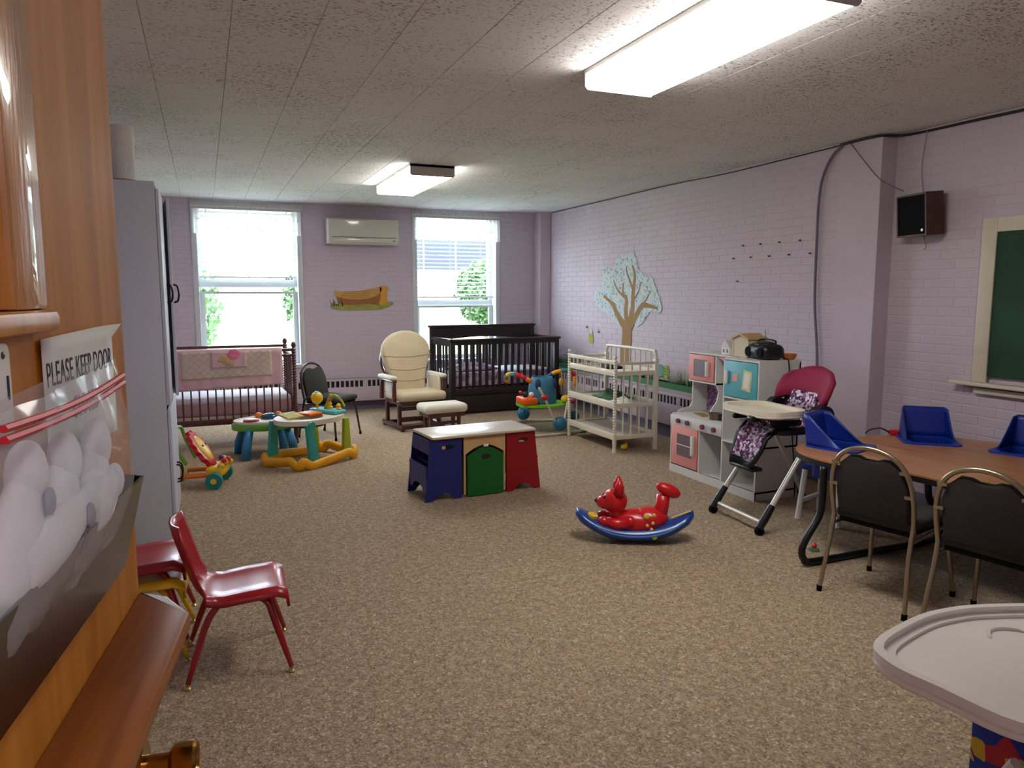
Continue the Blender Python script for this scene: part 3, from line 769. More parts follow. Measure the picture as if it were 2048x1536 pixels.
# curved side panel to the left of the hob and arched divider
B().prism([(.40, .53), (.06, .53), (.10, .555), (.20, .575), (.22, .62), (.22, .805), (.40, .805)], 'xz', 1.12 - tt, 1.12).build('side_panel', M_kw, t, smooth=0)
B().prism([(.40, .53), (.12, .53), (.15, .60), (.20, .66), (.22, .74), (.18, .82), (.18, 1.06), (.40, 1.06)], 'xz', .74, .754).build('divider_panel', M_kw, t, smooth=0)
M_splash = spots_mat('purple_mosaic_splashback', [(150, 118, 164), (104, 70, 122), (186, 160, 196), (124, 90, 142)], 60, .5)
B().bx(.374, .386, .755, 1.105, .53, .81).build('splashback', M_splash, t, smooth=0)
M_bunt = mat('pink_bunting', (222, 172, 172), .8, var=.06, scale=60)
B().prism([(.42, 1.05), (.74, 1.05), (.60, 1.0), (.52, .93), (.42, .90)], 'yz', .19, .196).build('pink_canopy', M_bunt, t, smooth=0)
d = B().bx(-.006, .008, .725, 1.095, .08, .43, r=.002).build('oven_door', M_kp, t)
B().bx(-.009, -.005, .80, 1.01, .17, .36).build('oven_window', M_ks, d, smooth=0)
B().bx(-.012, -.006, .80, 1.01, .262, .27).build('oven_rack_line', M_kw, d, smooth=0)
B().bx(-.035, -.006, .755, .785, .20, .37, r=.006).build('handle', M_white, d)
d = B().bx(.172, .186, .765, 1.11, .825, 1.05, r=.002).build('microwave_door', M_kp, t)
B().bx(.168, .173, .86, 1.04, .86, 1.01).build('microwave_window', M_ks, d, smooth=0)
B().bx(.145, .172, .825, .85, .87, 1.0, r=.005).build('handle', M_white, d)
d = B().bx(-.006, .008, .018, .396, .775, 1.055, r=.002).build('fridge_door', M_kt, t)
B().bx(-.03, -.006, .345, .37, .87, .98, r=.008).build('handle', M_white, d)
B().prism([(.235, .90), (.295, .90), (.295, .96), (.235, .96)], 'yz', -.009, -.006).build('pink_note', mat('pink_note', (232, 170, 164), .7), d, smooth=0)
B().prism([(.085, .83), (.185, .845), (.165, 1.0), (.07, .985)], 'yz', -.009, -.006).build('yellow_note_border', mat('pale_yellow_note', (206, 206, 140), .7), d, smooth=0)
B().prism([(.10, .85), (.165, .86), (.15, .98), (.09, .97)], 'yz', -.0105, -.009).build('white_note', M_paperw, d, smooth=0)
cp = B().bx(-.006, .012, .414, 1.12, .43, .515, r=.002).build('control_panel', M_kw, t)
for y in (.50, .65, .86, .99): B().cyl((-.006, y, .472), (-.026, y, .472), .021, n=14).build('knob', M_knob, cp)
M_pb = mat('pale_blue_print', (168, 196, 212), .6)
for y in (.575, .925): B().bx(-.0075, -.006, y - .035, y + .035, .455, .49).build('clock_print', M_pb, cp, smooth=0)
B().bx(.1, .35, .46, .66, .526, .533).build('hob_plate', mat('dark_hob', (60, 58, 62), .3), t, smooth=0)
B().bx(.2, .38, .5, .52, .25, .256, r=.002).build('rail', M_gap, t)
# pans and food on the worktop
M_tin = mat('tarnished_tin', (120, 108, 88), 0.35, metal=0.7)
pn = thing('toy_saucepan', 'small tarnished toy saucepan on the play kitchen hob', 'saucepan', (3.93, 5.02, .535), 0)
B().lathe([(.05, 0), (.058, .05), (.054, .05), (.047, .006)], n=20).build('pan', M_tin, pn); B().tube([(0, .055, .04), (-.01, .15, .05)], .007).build('handle', M_tin, pn)
pn = thing('toy_frying_pan', 'flat dark toy frying pan beside the toy saucepan', 'frying pan', (4.02, 4.90, .535), 40)
B().lathe([(.06, 0), (.075, .022), (.07, .022), (.056, .005)], n=20).build('pan', mat('dark_tin', (70, 66, 60), .4, metal=.5), pn); B().tube([(.07, 0, .018), (.17, 0, .03)], .007).build('handle', M_tin, pn)
o = B().prism([(-.11, -.04), (.10, -.05), (.12, .03), (-.08, .05)], 'xy', 0, .006).build('brown_card', mat('brown_card', (150, 124, 74), .7), None); o.location = (3.97, 5.24, .5305); o.rotation_euler = (0, 0, R(80)); tag(o, 'loose brown card lying on the toy kitchen worktop', 'card')
# on top of it
t2 = thing('toy_house', 'tiny white toy house with a pitched roof on the play kitchen', 'toy house', (4.07, 5.02, 1.072), 0)
B().bx(-.06, .06, -.05, .05, 0, .07, r=.002).build('walls', M_paperw, t2); B().prism([(-.06, .07), (.06, .07), (0, .125)], 'yz', -.065, .065).build('roof', M_kw, t2, smooth=0)
for y in (-.025, .02): B().bx(-.062, -.059, y - .01, y + .01, .02, .05).build('window', M_ks, t2, smooth=0)
t2 = thing('wooden_dollhouse', 'open tan wooden toy barn beside the black radio', 'toy house', (4.07, 4.80, 1.076), 0)
M_ply = mat('tan_plywood', (196, 162, 106), .6, var=.08, scale=8)
B().bx(-.09, .09, .085, .095, 0, .145).bx(-.09, .09, -.095, -.085, 0, .145).bx(.08, .09, -.09, .09, 0, .17).bx(-.09, .09, -.09, .09, 0, .008).build('walls', mat('cream_board', (208, 196, 166), .6), t2, smooth=0)
B().prism([(.105, .135), (.105, .148), (.0, .188), (-.105, .15), (-.105, .138), (0, .176)], 'yz', -.1, .1).build('roof', M_ply, t2, smooth=0)
B().prism([(-.085, 0), (.085, 0), (.085, .14), (0, .175), (-.085, .14)], 'yz', -.086, -.08).build('front_wall', mat('cream_board', (208, 196, 166), .6), t2, smooth=0)
M_blk = mat('black_plastic', (18, 18, 21), 0.35); M_blk2 = mat('black_rubber', (14, 14, 16), 0.8, spec=0.1)
t2 = thing('portable_radio', 'rounded black portable CD radio on top of the play kitchen', 'radio', (4.02, 4.555, 1.076), -10)
B().bx(-.10, .10, -.14, .14, .0, .12, r=.055, seg=5).build('case', M_blk, t2)
B().sph((0, 0, .115), (.075, .10, .025), 18).build('disc_lid', M_blk, t2)
for s in (-1, 1): B().cyl((-.09, s * .085, .055), (-.104, s * .085, .055), .038, n=18).build('speaker_cone', M_blk2, t2)
B().tube(smoothpath([(0, -.12, .10), (.02, -.10, .145), (.02, .10, .145), (0, .12, .10)], 5), .008).build('carry_handle', M_blk, t2)
B().cyl((.06, .10, .11), (.065, .11, .22), .0025, n=6).build('antenna', M_tin, t2)
B().bx(-.106, -.1, -.03, .03, .06, .075).build('display', mat('blue_grey_display', (90, 120, 140), .3), t2, smooth=0)
t2 = thing('wooden_bowl', 'small orange wooden bowl behind the black radio', 'bowl', (4.155, 4.445, 1.0765), 0)
B().lathe([(.04, 0), (.055, .02), (.058, .045), (.052, .045), (.036, .008)], n=20).build('bowl', mat('orange_wood', (190, 112, 44), .45, var=.1), t2)

# ---- cable from the radio down the side of the toy kitchen
M_cab = mat('black_cable', (24, 24, 28), 0.6)
tag(B().tube(smoothpath([(4.09, 4.45, 1.10), (4.085, 4.40, 1.085), (4.085, 4.365, 1.05), (4.12, 4.362, .7), (4.19, 4.36, .2), (4.25, 4.34, .012), (4.5, 4.4, .012)], 6), .005, n=6).build('power_cord', M_cab, None), 'black power cord hanging from the radio down the toy kitchen side', 'cord')

# ---- tall storage cabinet by the left wall
M_cabw = mat('grey_lavender_laminate', (208, 212, 226), 0.42, var=0.03, scale=2, spec=0.4)
M_bronze = mat('dark_bronze', (48, 40, 34), 0.35, metal=0.8)
M_edge = mat('cream_edge', (206, 196, 176), .4)
t = thing('storage_cabinet', 'tall grey white storage cabinet with dark pull handles', 'cabinet', (-.78, 5.04, 0), 0)
B().bx(0, .535, 0, .02, 0, 2.25, r=.003).bx(0, .535, .88, .90, 0, 2.25, r=.003).bx(0, .535, .02, .88, 2.23, 2.25).bx(0, .535, .02, .88, .06, .08).bx(0, .02, .02, .88, .06, 2.23).bx(.46, .50, .02, .88, 0, .06).bx(0, .53, .02, .88, .86, .885).build('carcass', M_cabw, t)
for (z0, z1, hz, opn) in ((.885, 2.21, 1.58, 5), (.07, .86, .36, 0)):
    for k, (y0, y1) in enumerate(((.008, .446), (.892, .454))):
        dr = B().bx(0, .02, 0, abs(y1 - y0), z0 + .004, z1 - .004, r=.004) if k == 0 else B().bx(0, .02, -abs(y1 - y0), 0, z0 + .004, z1 - .004, r=.004)
        dr = dr.build('door', M_cabw, t); dr.location = (.537, y0, 0)
        if k == 1 and opn: dr.rotation_euler = (0, 0, R(opn))
        yy = .40 if k == 0 else -.40
        B().tube(smoothpath([(.018, yy, hz - .06), (.045, yy, hz - .05), (.055, yy, hz), (.045, yy, hz + .05), (.018, yy, hz + .06)], 4), .0065, n=8).build('handle', M_bronze, dr)
t2 = thing('paper_roll', 'white paper roll standing on top of the tall cabinet', 'paper roll', (-.42, 5.22, 2.251), 0)
B().lathe([(.068, .0), (.068, .34), (.06, .34), (.06, .0)], n=24).build('outer_sheet', M_paperw, t2)
B().lathe([(.074, 0), (.074, .02), (.05, .02), (.05, 0)], n=24).build('cardboard_core', mat('cardboard', (170, 138, 92), .8), t2)

# ---- child's activity desk: bench sides in blue and red with green drawer
M_blue = mat('navy_painted_wood', (26, 38, 112), 0.45, var=0.04)
M_red = mat('crimson_painted_wood', (150, 14, 20), 0.45, var=0.04)
M_green = mat('green_painted_wood', (14, 96, 36), 0.45, var=0.05)
M_birch = mat('birch_ply', (206, 168, 116), 0.5, var=0.06, scale=6, stretch=(1, 6, 1))
M_top = mat('pale_laminate_top', (226, 216, 200), 0.3, var=0.02, coat=0.3)
t = thing('activity_table', 'small wooden play table with a blue bench, green front and red bench', 'table', (1.97, 5.55, 0), 5)
# local x -.46...46, front y -.19
def bench_side(x0, x1, lean):    # outline of a splayed plank with an arched foot
    xb0, xb1 = (x0 - .055, x1 + .0) if lean < 0 else (x0 + .0, x1 + .055)
    mid = (xb0 + xb1) / 2
    return [(xb0, 0), (xb0 + .055, 0)] + [(mid + (xb1 - xb0 - .14) / 2 * math.cos(R(a)), .055 * math.sin(R(a))) for a in range(170, 5, -20)] + [(xb1 - .055, 0), (xb1, 0), (x1, .485), (x0, .485)]
for (m, x0, x1, lean, nm) in ((M_blue, -.45, -.20, -1, 'blue_bench_side'), (M_red, .19, .445, 1, 'red_bench_side')):
    cx = (x0 + x1) / 2
    for y in (-.20, .185):
        sd = B().prism(bench_side(x0, x1, lean), 'xz', y, y + .016).build(nm, m, t, smooth=0)
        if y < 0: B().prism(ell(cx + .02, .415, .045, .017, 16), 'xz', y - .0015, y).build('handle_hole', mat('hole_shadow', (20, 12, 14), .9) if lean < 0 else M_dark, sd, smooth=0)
        if y < 0 and lean > 0: B().prism([(cx - .02, .40), (cx + .035, .398), (cx + .02, .412), (cx - .015, .413)], 'xz', y - .003, y - .0015).build('hole_edge', M_birch, sd, smooth=0)
    ox = x0 - .01 if lean < 0 else x1 - .006
    s = -1 if lean < 0 else 1
    B().prism([(-.185, .36), (.185, .36), (.185, .47), (-.185, .47)], 'yz', ox + .0, ox + .016).build('upper_bench_rail', m, t, smooth=0)
    lower = [(-.185, .27), (-.185, .06)] + [(.12 * math.cos(R(a)), .06 + .06 * math.sin(R(a))) for a in range(180, -1, -20)] + [(.185, .06), (.185, .27)]
    B().prism(lower, 'yz', ox + s * .03, ox + s * .03 + .014).build('lower_bench_rail', m, t, smooth=0)
    B().bx(x0 + .02, x1 - .02, -.185, .185, .27, .285).build('bench_seat', m, t, smooth=0)
B().bx(-.45, .445, -.225, .205, .487, .505, r=.007).build('table_top', M_top, t)
B().prism(rrect(-.452, .447, -.227, .207, .03), 'xy', .484, .488).build('top_edge', M_birch, t)
arch = [(-.18, .485), (-.18, .02), (-.165, .02), (-.165, .34)] + [(-.165 + .33 * i / 10, .34 + .065 * math.sin(math.pi * i / 10)) for i in range(1, 10)] + [(.165, .34), (.165, .02), (.18, .02), (.18, .485)]
B().prism(arch, 'xz', -.195, -.18).build('birch_arch_frame', M_birch, t, smooth=0)
for y in (.16,): B().bx(-.18, .18, y, y + .015, .02, .485).build('back_panel', M_birch, t, smooth=0)
dr = [(-.155, .008), (.155, .008), (.155, .325)] + [(.155 - .31 * i / 10, .325 + .065 * math.sin(math.pi * i / 10)) for i in range(1, 10)] + [(-.155, .325)]
gd = B().prism(dr, 'xz', -.212, -.196).build('green_bin_front', M_green, t, smooth=0)
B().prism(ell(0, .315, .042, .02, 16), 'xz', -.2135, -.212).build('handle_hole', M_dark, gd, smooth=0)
B().bx(-.15, .15, -.196, .15, .02, .30).build('storage_bin', M_green, t, smooth=0)
B().bx(-.02, .02, -.222, -.215, .395, .415, r=.002).build('magnet_catch', M_paperw, t)
B().bx(-.365, -.335, -.2035, -.2005, .40, .425, r=.001).build('bolt_cover', mat('brass_tint', (190, 170, 110), .4), t)

# ---- toddler walker
M_wy = mat('amber_plastic', (236, 168, 20), 0.35, var=0.03)
M_teal = mat('teal_plastic', (46, 160, 150), 0.35)
M_lime = mat('lime_plastic', (160, 180, 30), 0.35)
M_wp = mat('cream_plastic', (228, 220, 200), 0.4)
M_aqua = mat('aqua_plastic', (84, 184, 190), 0.4)
M_org = mat('orange_plastic', (236, 120, 34), 0.4)
t = thing('baby_walker', 'yellow based baby walker with a cream toy tray', 'baby walker', (.875, 7.12, 0), 35)
pts = []; N = 72
for i in range(N):
    a = 2 * math.pi * i / N; cx, sy = math.cos(a), math.sin(a); e = .35
    x = .385 * math.copysign(abs(cx) ** e, cx); y = .27 * math.copysign(abs(sy) ** e, sy)
    pts.append((x, y, .05 + .024 * math.sin(a * 8) + (.01 if abs(cx) > .8 else 0)))
B().tube(pts, .036, n=10, closed=True, flat=(.9, 1.25)).build('base_frame', M_wy, t, smooth=180)
for sy in (-1, 1):
    B().prism([(-.24, .07), (-.12, .07), (-.20, .40), (-.27, .40)], 'xz', sy * .245 - .02, sy * .245 + .02, r=.008).build('teal_leg', M_teal, t) if sy < 0 else B().prism([(-.30, .07), (-.19, .07), (-.19, .40), (-.26, .40)], 'xz', sy * .245 - .02, sy * .245 + .02, r=.008).build('teal_leg', M_teal, t)
    B().prism([(.20, .07), (.30, .07), (.28, .40), (.22, .40)], 'xz', sy * .22 - .02, sy * .22 + .02, r=.008).build('lime_leg', M_lime, t)
B().cyl((-.215, -.272, .39), (-.215, -.255, .39), .04, n=18).build('pivot_cap', M_teal, t)
ov = [(x * 1.0, y) for x, y in ell(0, 0, .36, .27, 36)]; inn = [(x - .06, y) for x, y in ell(0, 0, .17, .17, 36)]
B().ring(ov, inn, 'xy', .39, .435).build('tray', M_wp, t, smooth=50)
B().bx(.15, .31, -.18, .18, .435, .475, r=.02, seg=3).build('toy_bar', M_aqua, t)
B().sph((.20, .11, .575), (.058, .058, .062), 18).cyl((.20, .11, .47), (.20, .11, .53), .012).build('balloon_rattle', M_yel, t)
B().sph((.20, .11, .588), (.045, .045, .054), 14).build('balloon_top', M_aqua, t)
b = B()
for (x, y, z) in ((.24, -.02, .51), (.25, -.13, .50)): b.lathe([(.03, 0), (.03, .02), (.018, .03), (.024, .05), (.01, .07)], (x, y, z - .035))
b.build('stacking_rings', M_yel, t)
B().sph((.24, -.02, .565), .022, 12).build('bead_knob', M_org, t)
B().tube(smoothpath([(.21, .02, .47), (.25, -.03, .60), (.29, -.10, .58), (.30, -.16, .50)], 5), .012).sph((.25, -.03, .60), .022, 10).build('palm_toy', M_lime, t)
B().bx(-.29, -.10, .05, .20, .435, .455, r=.006, M=Matrix.Rotation(R(12), 4, 'X')).build('picture_panel', mat('olive_print', (190, 180, 110), .5, var=.3, scale=20), t)
B().bx(-.05, .12, -.06, .12, .435, .465, r=.012).build('piano_toy', M_org, t)
B().tube([(.17 * math.cos(a * .3) - .06, .17 * math.sin(a * .3), .37) for a in range(21)], .018, closed=True).build('seat_ring', M_greenbag, t)

# ---- small activity table with blue legs
M_bp = mat('blue_plastic', (46, 124, 176), 0.4)
M_lg = mat('leaf_green_plastic', (110, 176, 60), 0.4)
M_mag = mat('magenta_plastic', (150, 40, 90), 0.35)
t = thing('activity_play_stand', 'low toddler activity stand with blue legs and a cream top', 'activity toy', (.50, 7.60, 0), 10)
for (x, y) in ((-.20, -.16), (-.19, .16), (.21, -.12), (.20, .16)):
    B().tube([(x * 1.15, y * 1.15, 0.005), (x * 1.1, y * 1.1, .12), (x * .85, y * .85, .30)], [.052, .055, .042], n=12, flat=(1, .75)).build('leg', M_bp, t, smooth=180)
B().prism([(x * (1 - .25 * max(0, math.cos(3 * math.atan2(y, x)))), y) for x, y in ell(0, 0, .31, .24, 36)], 'xy', .27, .33, r=.01).build('green_tray', M_lg, t)
B().prism([(x * .95 * (1 - .25 * max(0, math.cos(3 * math.atan2(y, x)))), y * .95) for x, y in ell(0, 0, .31, .24, 36)], 'xy', .33, .36, r=.008).build('cream_top', M_wp, t)
B().lathe([(.075, 0), (.075, .012), (.06, .02)], (-.15, -.10, .36), n=20).build('magenta_dial', M_mag, t)
B().lathe([(.055, 0), (.05, .012), (.0, .018)], (-.15, -.10, .372), n=20).build('white_dial_face', M_wp, t)
B().sph((.05, -.02, .375), (.09, .08, .04), 16).build('blue_dome', mat('deep_blue_plastic', (22, 70, 104), .2), t)
B().sph((-.03, .10, .38), (.04, .04, .03), 12).sph((.16, .08, .38), (.035, .035, .03), 12).build('orange_buttons', M_org, t)

# ---- lion push walker
M_rp = mat('red_plastic', (206, 22, 34), 0.3)
M_tl2 = mat('teal_wheel_plastic', (16, 136, 136), 0.4)
t = thing('push_walker', 'yellow and red push-along walker with teal wheels', 'push toy', (-.138, 6.58, 0), -15)
# local: front +x, left +y
for (x, y) in ((.20, -.17), (.20, .17), (-.16, -.15), (-.16, .15)):
    wv = B().cyl((x, y - .022, .066), (x, y + .022, .066), .066, n=24).build('wheel', M_tl2, t)
    B().cyl((x, y - .028, .066), (x, y + .028, .066), .024, n=16).build('hub', M_yel, wv)
B().bx(.12, .26, -.14, .14, .08, .17, r=.03, seg=3).build('front_housing', M_yel, t)
for sy in (-1, 1): B().tube([(.2, sy * .12, .11), (0, sy * .13, .10), (-.18, sy * .13, .09)], .02).build('side_rail', M_org, t)
scal = [( (.135 + .012 * math.cos(14 * a)) * math.cos(a), (.175 + .012 * math.cos(14 * a)) * math.sin(a)) for a in [2 * math.pi * i / 84 for i in range(84)]]
Mfl = Matrix.Translation((.07, 0, .30)) @ Matrix.Rotation(R(56), 4, 'Y')
fb = B().prism([(y, x) for x, y in scal], 'xy', -.025, .015, r=.006, M=Mfl).build('red_mane', M_rp, t)
B().sph((0, 0, .012), (.125, .095, .025), 20, M=Mfl).build('yellow_face', M_yel, fb)
for sy in (-1, 1): B().sph((-.02, sy * .035, .036), (.012, .01, .006), 10, M=Mfl).build('eye', M_blk, fb)
b = B()
for (x, y, z, r_) in ((.23, .05, .20, .03), (.25, -.03, .19, .034), (.24, -.10, .17, .03), (.27, .09, .17, .026)): b.sph((x, y, z), r_, 12)
b.build('yellow_rollers', M_yel, t)
B().sph((.27, .02, .205), .024, 12).sph((.26, -.07, .215), .022, 12).build('red_beads', M_rp, t)
B().sph((.22, -.0, .225), .022, 12).build('violet_bead', mat('violet_plastic', (80, 40, 130), .4), t)
B().tube(smoothpath([(-.02, -.13, .20), (-.10, -.15, .36), (-.12, -.10, .47), (-.12, .10, .47), (-.10, .15, .36), (-.02, .13, .20)], 6), .015).build('push_handle', M_lg, t)
B().prism([(-.02, .10), (-.17, .085), (-.12, .22), (-.02, .22)], 'xz', -.12, -.112).build('picture_side_panel', mat('pale_yellow_print', (214, 206, 140), .5, var=.2, scale=9), t)

# ---- jumper activity seat
M_tube = mat('grey_white_tube', (206, 200, 188), 0.35)
M_steel_blue = mat('denim_blue_fabric', (52, 112, 142), 0.8, var=0.08)
M_ballb = mat('teal_blue_plastic', (22, 104, 134), 0.35)
t = thing('baby_jumper', 'colourful baby jumper seat with a blue fabric seat on tubular legs', 'baby jumper', (3.62, 7.82, 0), 0)
B().tube(smoothpath([(.36, -.40, .02), (-.05, -.46, .02), (-.42, -.42, .02), (-.50, 0, .02), (-.42, .40, .02), (.0, .47, .02), (.40, .40, .02)], 6), .014).build('floor_tube', M_tube, t)
B().tube([(.36, -.40, .02), (.44, 0, .02), (.40, .40, .02)], .014).build('floor_tube', M_tube, t)
for (x, y) in ((-.32, -.44), (.30, .44), (.33, -.40), (-.36, .41)): B().bx(x - .05, x + .05, y - .022, y + .022, 0, .036, r=.014).build('foot_pad', M_lg, t)
for (x, y) in ((.04, -.41), (-.05, .43), (.42, .02)):
    bl = B().sph((x, y, .125), .082, 18).build('pivot_ball', M_ballb, t)
B().tube([(-.02, -.41, .15), (-.15, -.392, .43)], .013).build('leg_tube', M_tube, t)
B().tube([(.09, -.41, .16), (.17, -.33, .35)], .013).build('leg_tube', M_tube, t)
B().tube([(-.08, .43, .17), (-.16, .30, .32)], .013).build('leg_tube', M_tube, t)
B().tube([(-.02, .43, .17), (.08, .32, .32)], .013).build('leg_tube', M_tube, t)
B().tube([(.42, .0, .17), (.34, -.08, .34)], .013).build('leg_tube', M_tube, t)
tray = B(); tray.ring(ell(0, 0, .31, .29, 32), ell(0, 0, .15, .15, 32), 'xy', .29, .315); tray.build('lime_tray', mat('bright_lime_plastic', (120, 200, 30), .35), t, smooth=50)
B().bx(-.30, -.12, -.18, .10, .31, .40, r=.03, seg=3).build('orange_toy_drum', mat('vivid_orange_plastic', (240, 96, 20), .4), t)
seat = B(); seat.lathe([(.155, .26), (.17, .34), (.165, .46), (.15, .56), (.12, .62), (.105, .62), (.13, .55), (.14, .4), (.13, .28)], n=24); seat.build('fabric_seat', M_steel_blue, t, smooth=180)
for s in (-1, 1): B().sph((-.10 * s, -.105, .545), (.035, .035, .065), 12).build('arm_opening', mat('dark_blue_fabric', (24, 58, 96), .8), t)
segcol = [(236, 150, 30), (70, 150, 130), (240, 186, 40), (100, 170, 180), (214, 40, 60), (206, 30, 50), (240, 130, 30)]
arch = smoothpath([(-.50, -.14, .60), (-.53, -.20, .67), (-.49, -.26, .70), (-.40, -.29, .675), (-.30, -.32, .62), (-.21, -.37, .545)], 5)
k = len(arch) // 7
for i in range(7):
    B().tube(arch[i * k:(i + 1) * k + 1], .025, n=10).build('padded_segment', mat('segment_%d' % i, segcol[i], .7), t, smooth=180)
B().tube([(-.21, -.37, .545), (-.15, -.392, .43)], .013).build('leg_tube', M_tube, t)
B().sph((-.15, -.392, .43), (.042, .032, .036), 14).build('red_joint', M_rp, t)
arch2 = smoothpath([(.10, .18, .52), (.12, .10, .60), (.20, .02, .67), (.32, -.04, .68), (.40, -.05, .62), (.41, -.05, .48)], 5)
cols2 = [(70, 40, 110), (40, 90, 130), (238, 170, 40), (50, 130, 120), (220, 40, 70), (238, 160, 40)]
k = len(arch2) // 6
for i in range(6): B().tube(arch2[i * k:(i + 1) * k + 1], .024, n=10).build('padded_segment', mat('segment2_%d' % i, cols2[i], .7), t, smooth=180)
B().tube([(.24, -.02, .66), (.24, -.02, .40)], .004, n=6).sph((.24, -.02, .55), (.034, .02, .05), 12).build('hanging_yellow_toy', mat('mustard_plastic', (226, 160, 40), .5), t)
B().tube([(.33, -.04, .67), (.33, -.04, .42)], .004, n=6).sph((.33, -.04, .57), (.02, .015, .035), 12).sph((.33, -.04, .5), (.016, .012, .03), 12).build('hanging_blue_toy', mat('royal_blue_plastic', (30, 90, 170), .5), t)
B().sph((.24, -.14, .36), (.06, .05, .05), 14).build('yellow_star_toy', M_yel, t); B().sph((.33, -.16, .34), (.04, .04, .04), 12).build('magenta_roller', M_mag, t)
B().sph((-.24, -.06, .43), (.035, .03, .035), 12).build('black_bird_toy', mat('dark_teal_plush', (16, 50, 50), .7), t); B().sph((-.29, -.04, .455), .022, 10).build('red_bead', M_rp, t); B().sph((-.19, -.12, .435), .03, 10).build('cream_toy_face', M_wp, t)

# ---- red rocking toy on a blue boat-shaped rocker
M_rb = mat('cobalt_plastic', (20, 66, 150), 0.3, coat=0.3)
M_rr = mat('scarlet_plastic', (200, 14, 26), 0.32, coat=0.2)
t = thing('rocking_toy', 'red plastic ride-on animal lying on a blue boat-shaped rocker', 'rocking toy', (2.50, 3.98, 0), -27)
# local x: -head .. +tail
rows = []
for i in range(25):
    u = -1 + 2 * i / 24; x = .375 * u; zc = .002 + .135 * abs(u) ** 2.3
    wd = .13 * (1 - .55 * abs(u) ** 4); hh = .105 * (1 - .25 * abs(u) ** 3)
    if i in (0, 24): wd *= .6; hh *= .55; zc += .018
    rows.append([(x, wd * math.cos(a), zc + hh * (.5 + .5 * math.sin(a)) if True else 0) for a in [2 * math.pi * j / 16 for j in range(17)]])
bb = B().sheet(rows); bmesh.ops.remove_doubles(bb.bm, verts=bb.bm.verts[:], dist=1e-5); bmesh.ops.holes_fill(bb.bm, edges=bb.bm.edges[:], sides=40); bmesh.ops.recalc_face_normals(bb.bm, faces=bb.bm.faces[:])
bb.build('rocker_base', M_rb, t, smooth=180)
for s in (-1, 1): B().tube([(x / 100, s * .129 * (1 - .55 * abs(x / 37.5) ** 4), .057 + .15 * abs(x / 37.5) ** 2.3) for x in range(-26, 31, 4)], .006, n=6).build('moulded_ridge', mat('pale_cobalt', (80, 122, 196), .3), t)
B().sph((.02, 0, .12), (.19, .105, .085), 20).sph((.10, 0, .145), (.12, .10, .075), 18).build('body', M_rr, t, smooth=180)
hd = B().sph((-.125, 0, .255), (.082, .085, .082), 20).sph((-.19, 0, .245), (.055, .05, .045), 16).sph((-.11, 0, .17), (.05, .055, .06), 14).build('head', M_rr, t, smooth=180)
for s in (-1, 1):
    B().tube([(-.105, s * .05, .31), (-.10, s * .062, .365), (-.10, s * .064, .40)], [.036, .03, .012], n=10).build('ear', M_rr, hd, smooth=180)
    B().sph((-.19, s * .035, .285), .012, 10).build('eye', M_blk, hd)
    B().tube([(-.03, s * .07, .135), (-.12, s * .078, .120), (-.19, s * .068, .135)], [.042, .038, .032], n=10).sph((-.03, s * .07, .135), .042, 12).sph((-.195, s * .066, .137), (.042, .036, .032), 12).build('foreleg', M_rr, t, smooth=180)
B().sph((-.243, 0, .255), (.014, .018, .013), 10).build('nose', M_blk, hd)
B().tube([(.15, 0, .13), (.175, 0, .22), (.185, 0, .30)], [.055, .045, .042], n=12).sph((.215, 0, .33), (.085, .05, .042), 16, rot=Matrix.Rotation(R(24), 3, 'Y')).build('raised_tail', M_rr, t, smooth=180)
b = B()
for (x, z, r_) in ((.07, .18, .02), (.11, .14, .011), (.075, .125, .011), (.105, .098, .012), (.12, .185, .013)):
    yy = -.105 * math.sqrt(max(.05, 1 - ((x - .05) / .20) ** 2 - ((z - .13) / .10) ** 2)); b.sph((x, yy, z), (r_, .007, r_), 10)
b.build('yellow_spots', mat('pale_yellow_decal', (226, 200, 90), .4), t)
B().cyl((-.272, -.03, .14), (-.263, -.034, .17), .034, n=20).build('yellow_disc', M_yel, t)
B().bx(-.06, .07, -.012, .012, -.003, .003, M=Matrix.Translation((.29, -.03, .180)) @ Matrix.Rotation(R(-22), 4, 'Y')).build('tan_strip', mat('tan_decal', (206, 172, 96), .5), t, smooth=0)
B().cyl((.12, -.118, .058), (.12, -.131, .058), .016, n=14).build('lime_button', M_lime, t)

# ---- high chair next to the play kitchen (local: front +x; turned to face -X)
M_alu = mat('silver_tube', (206, 202, 194), 0.3, metal=0.3)
M_print = spots_mat('purple_white_camouflage', [(206, 190, 206), (92, 44, 92), (150, 96, 146), (226, 214, 222), (60, 36, 78)], 55)
M_burg = mat('burgundy_fabric', (142, 20, 62), 0.75, var=0.06)
t = thing('high_chair', 'burgundy and black folding high chair with a cream tray', 'high chair', (3.72, 3.97, 0), 176)
for s in (-1, 1):
    B().cyl((.36, s * .265, .10), (-.10, s * .235, .76), .019, n=12).build('front_leg', M_alu, t)
    B().cyl((-.40, s * .265, .06), (-.04, s * .235, .66), .017, n=12).build('rear_leg', M_alu, t)
    B().tube([(.40, s * .265, .045), (.36, s * .265, .10), (.30, s * .262, .19)], [.026, .028, .024], n=10).build('foot_sleeve', M_blk, t)
    wv = B().cyl((.395, s * .265 - .014, .030), (.395, s * .265 + .014, .030), .030, n=18).build('castor', M_blk2, t)
    B().tube([(-.42, s * .265, .02), (-.36, s * .265, .10)], .026).build('rear_foot', M_blk, t)
    B().cyl((-.09, s * .21, .76), (-.09, s * .27, .76), .075, n=20).build('hinge_hub', M_blk, t)
    B().bx(.05, .30, s * .20 - .02, s * .20 + .02, .70, .745, r=.015).build('armrest', M_blk, t)
B().cyl((.365, -.25, .075), (.365, .25, .075), .016, n=12).build('cross_bar', M_alu, t)
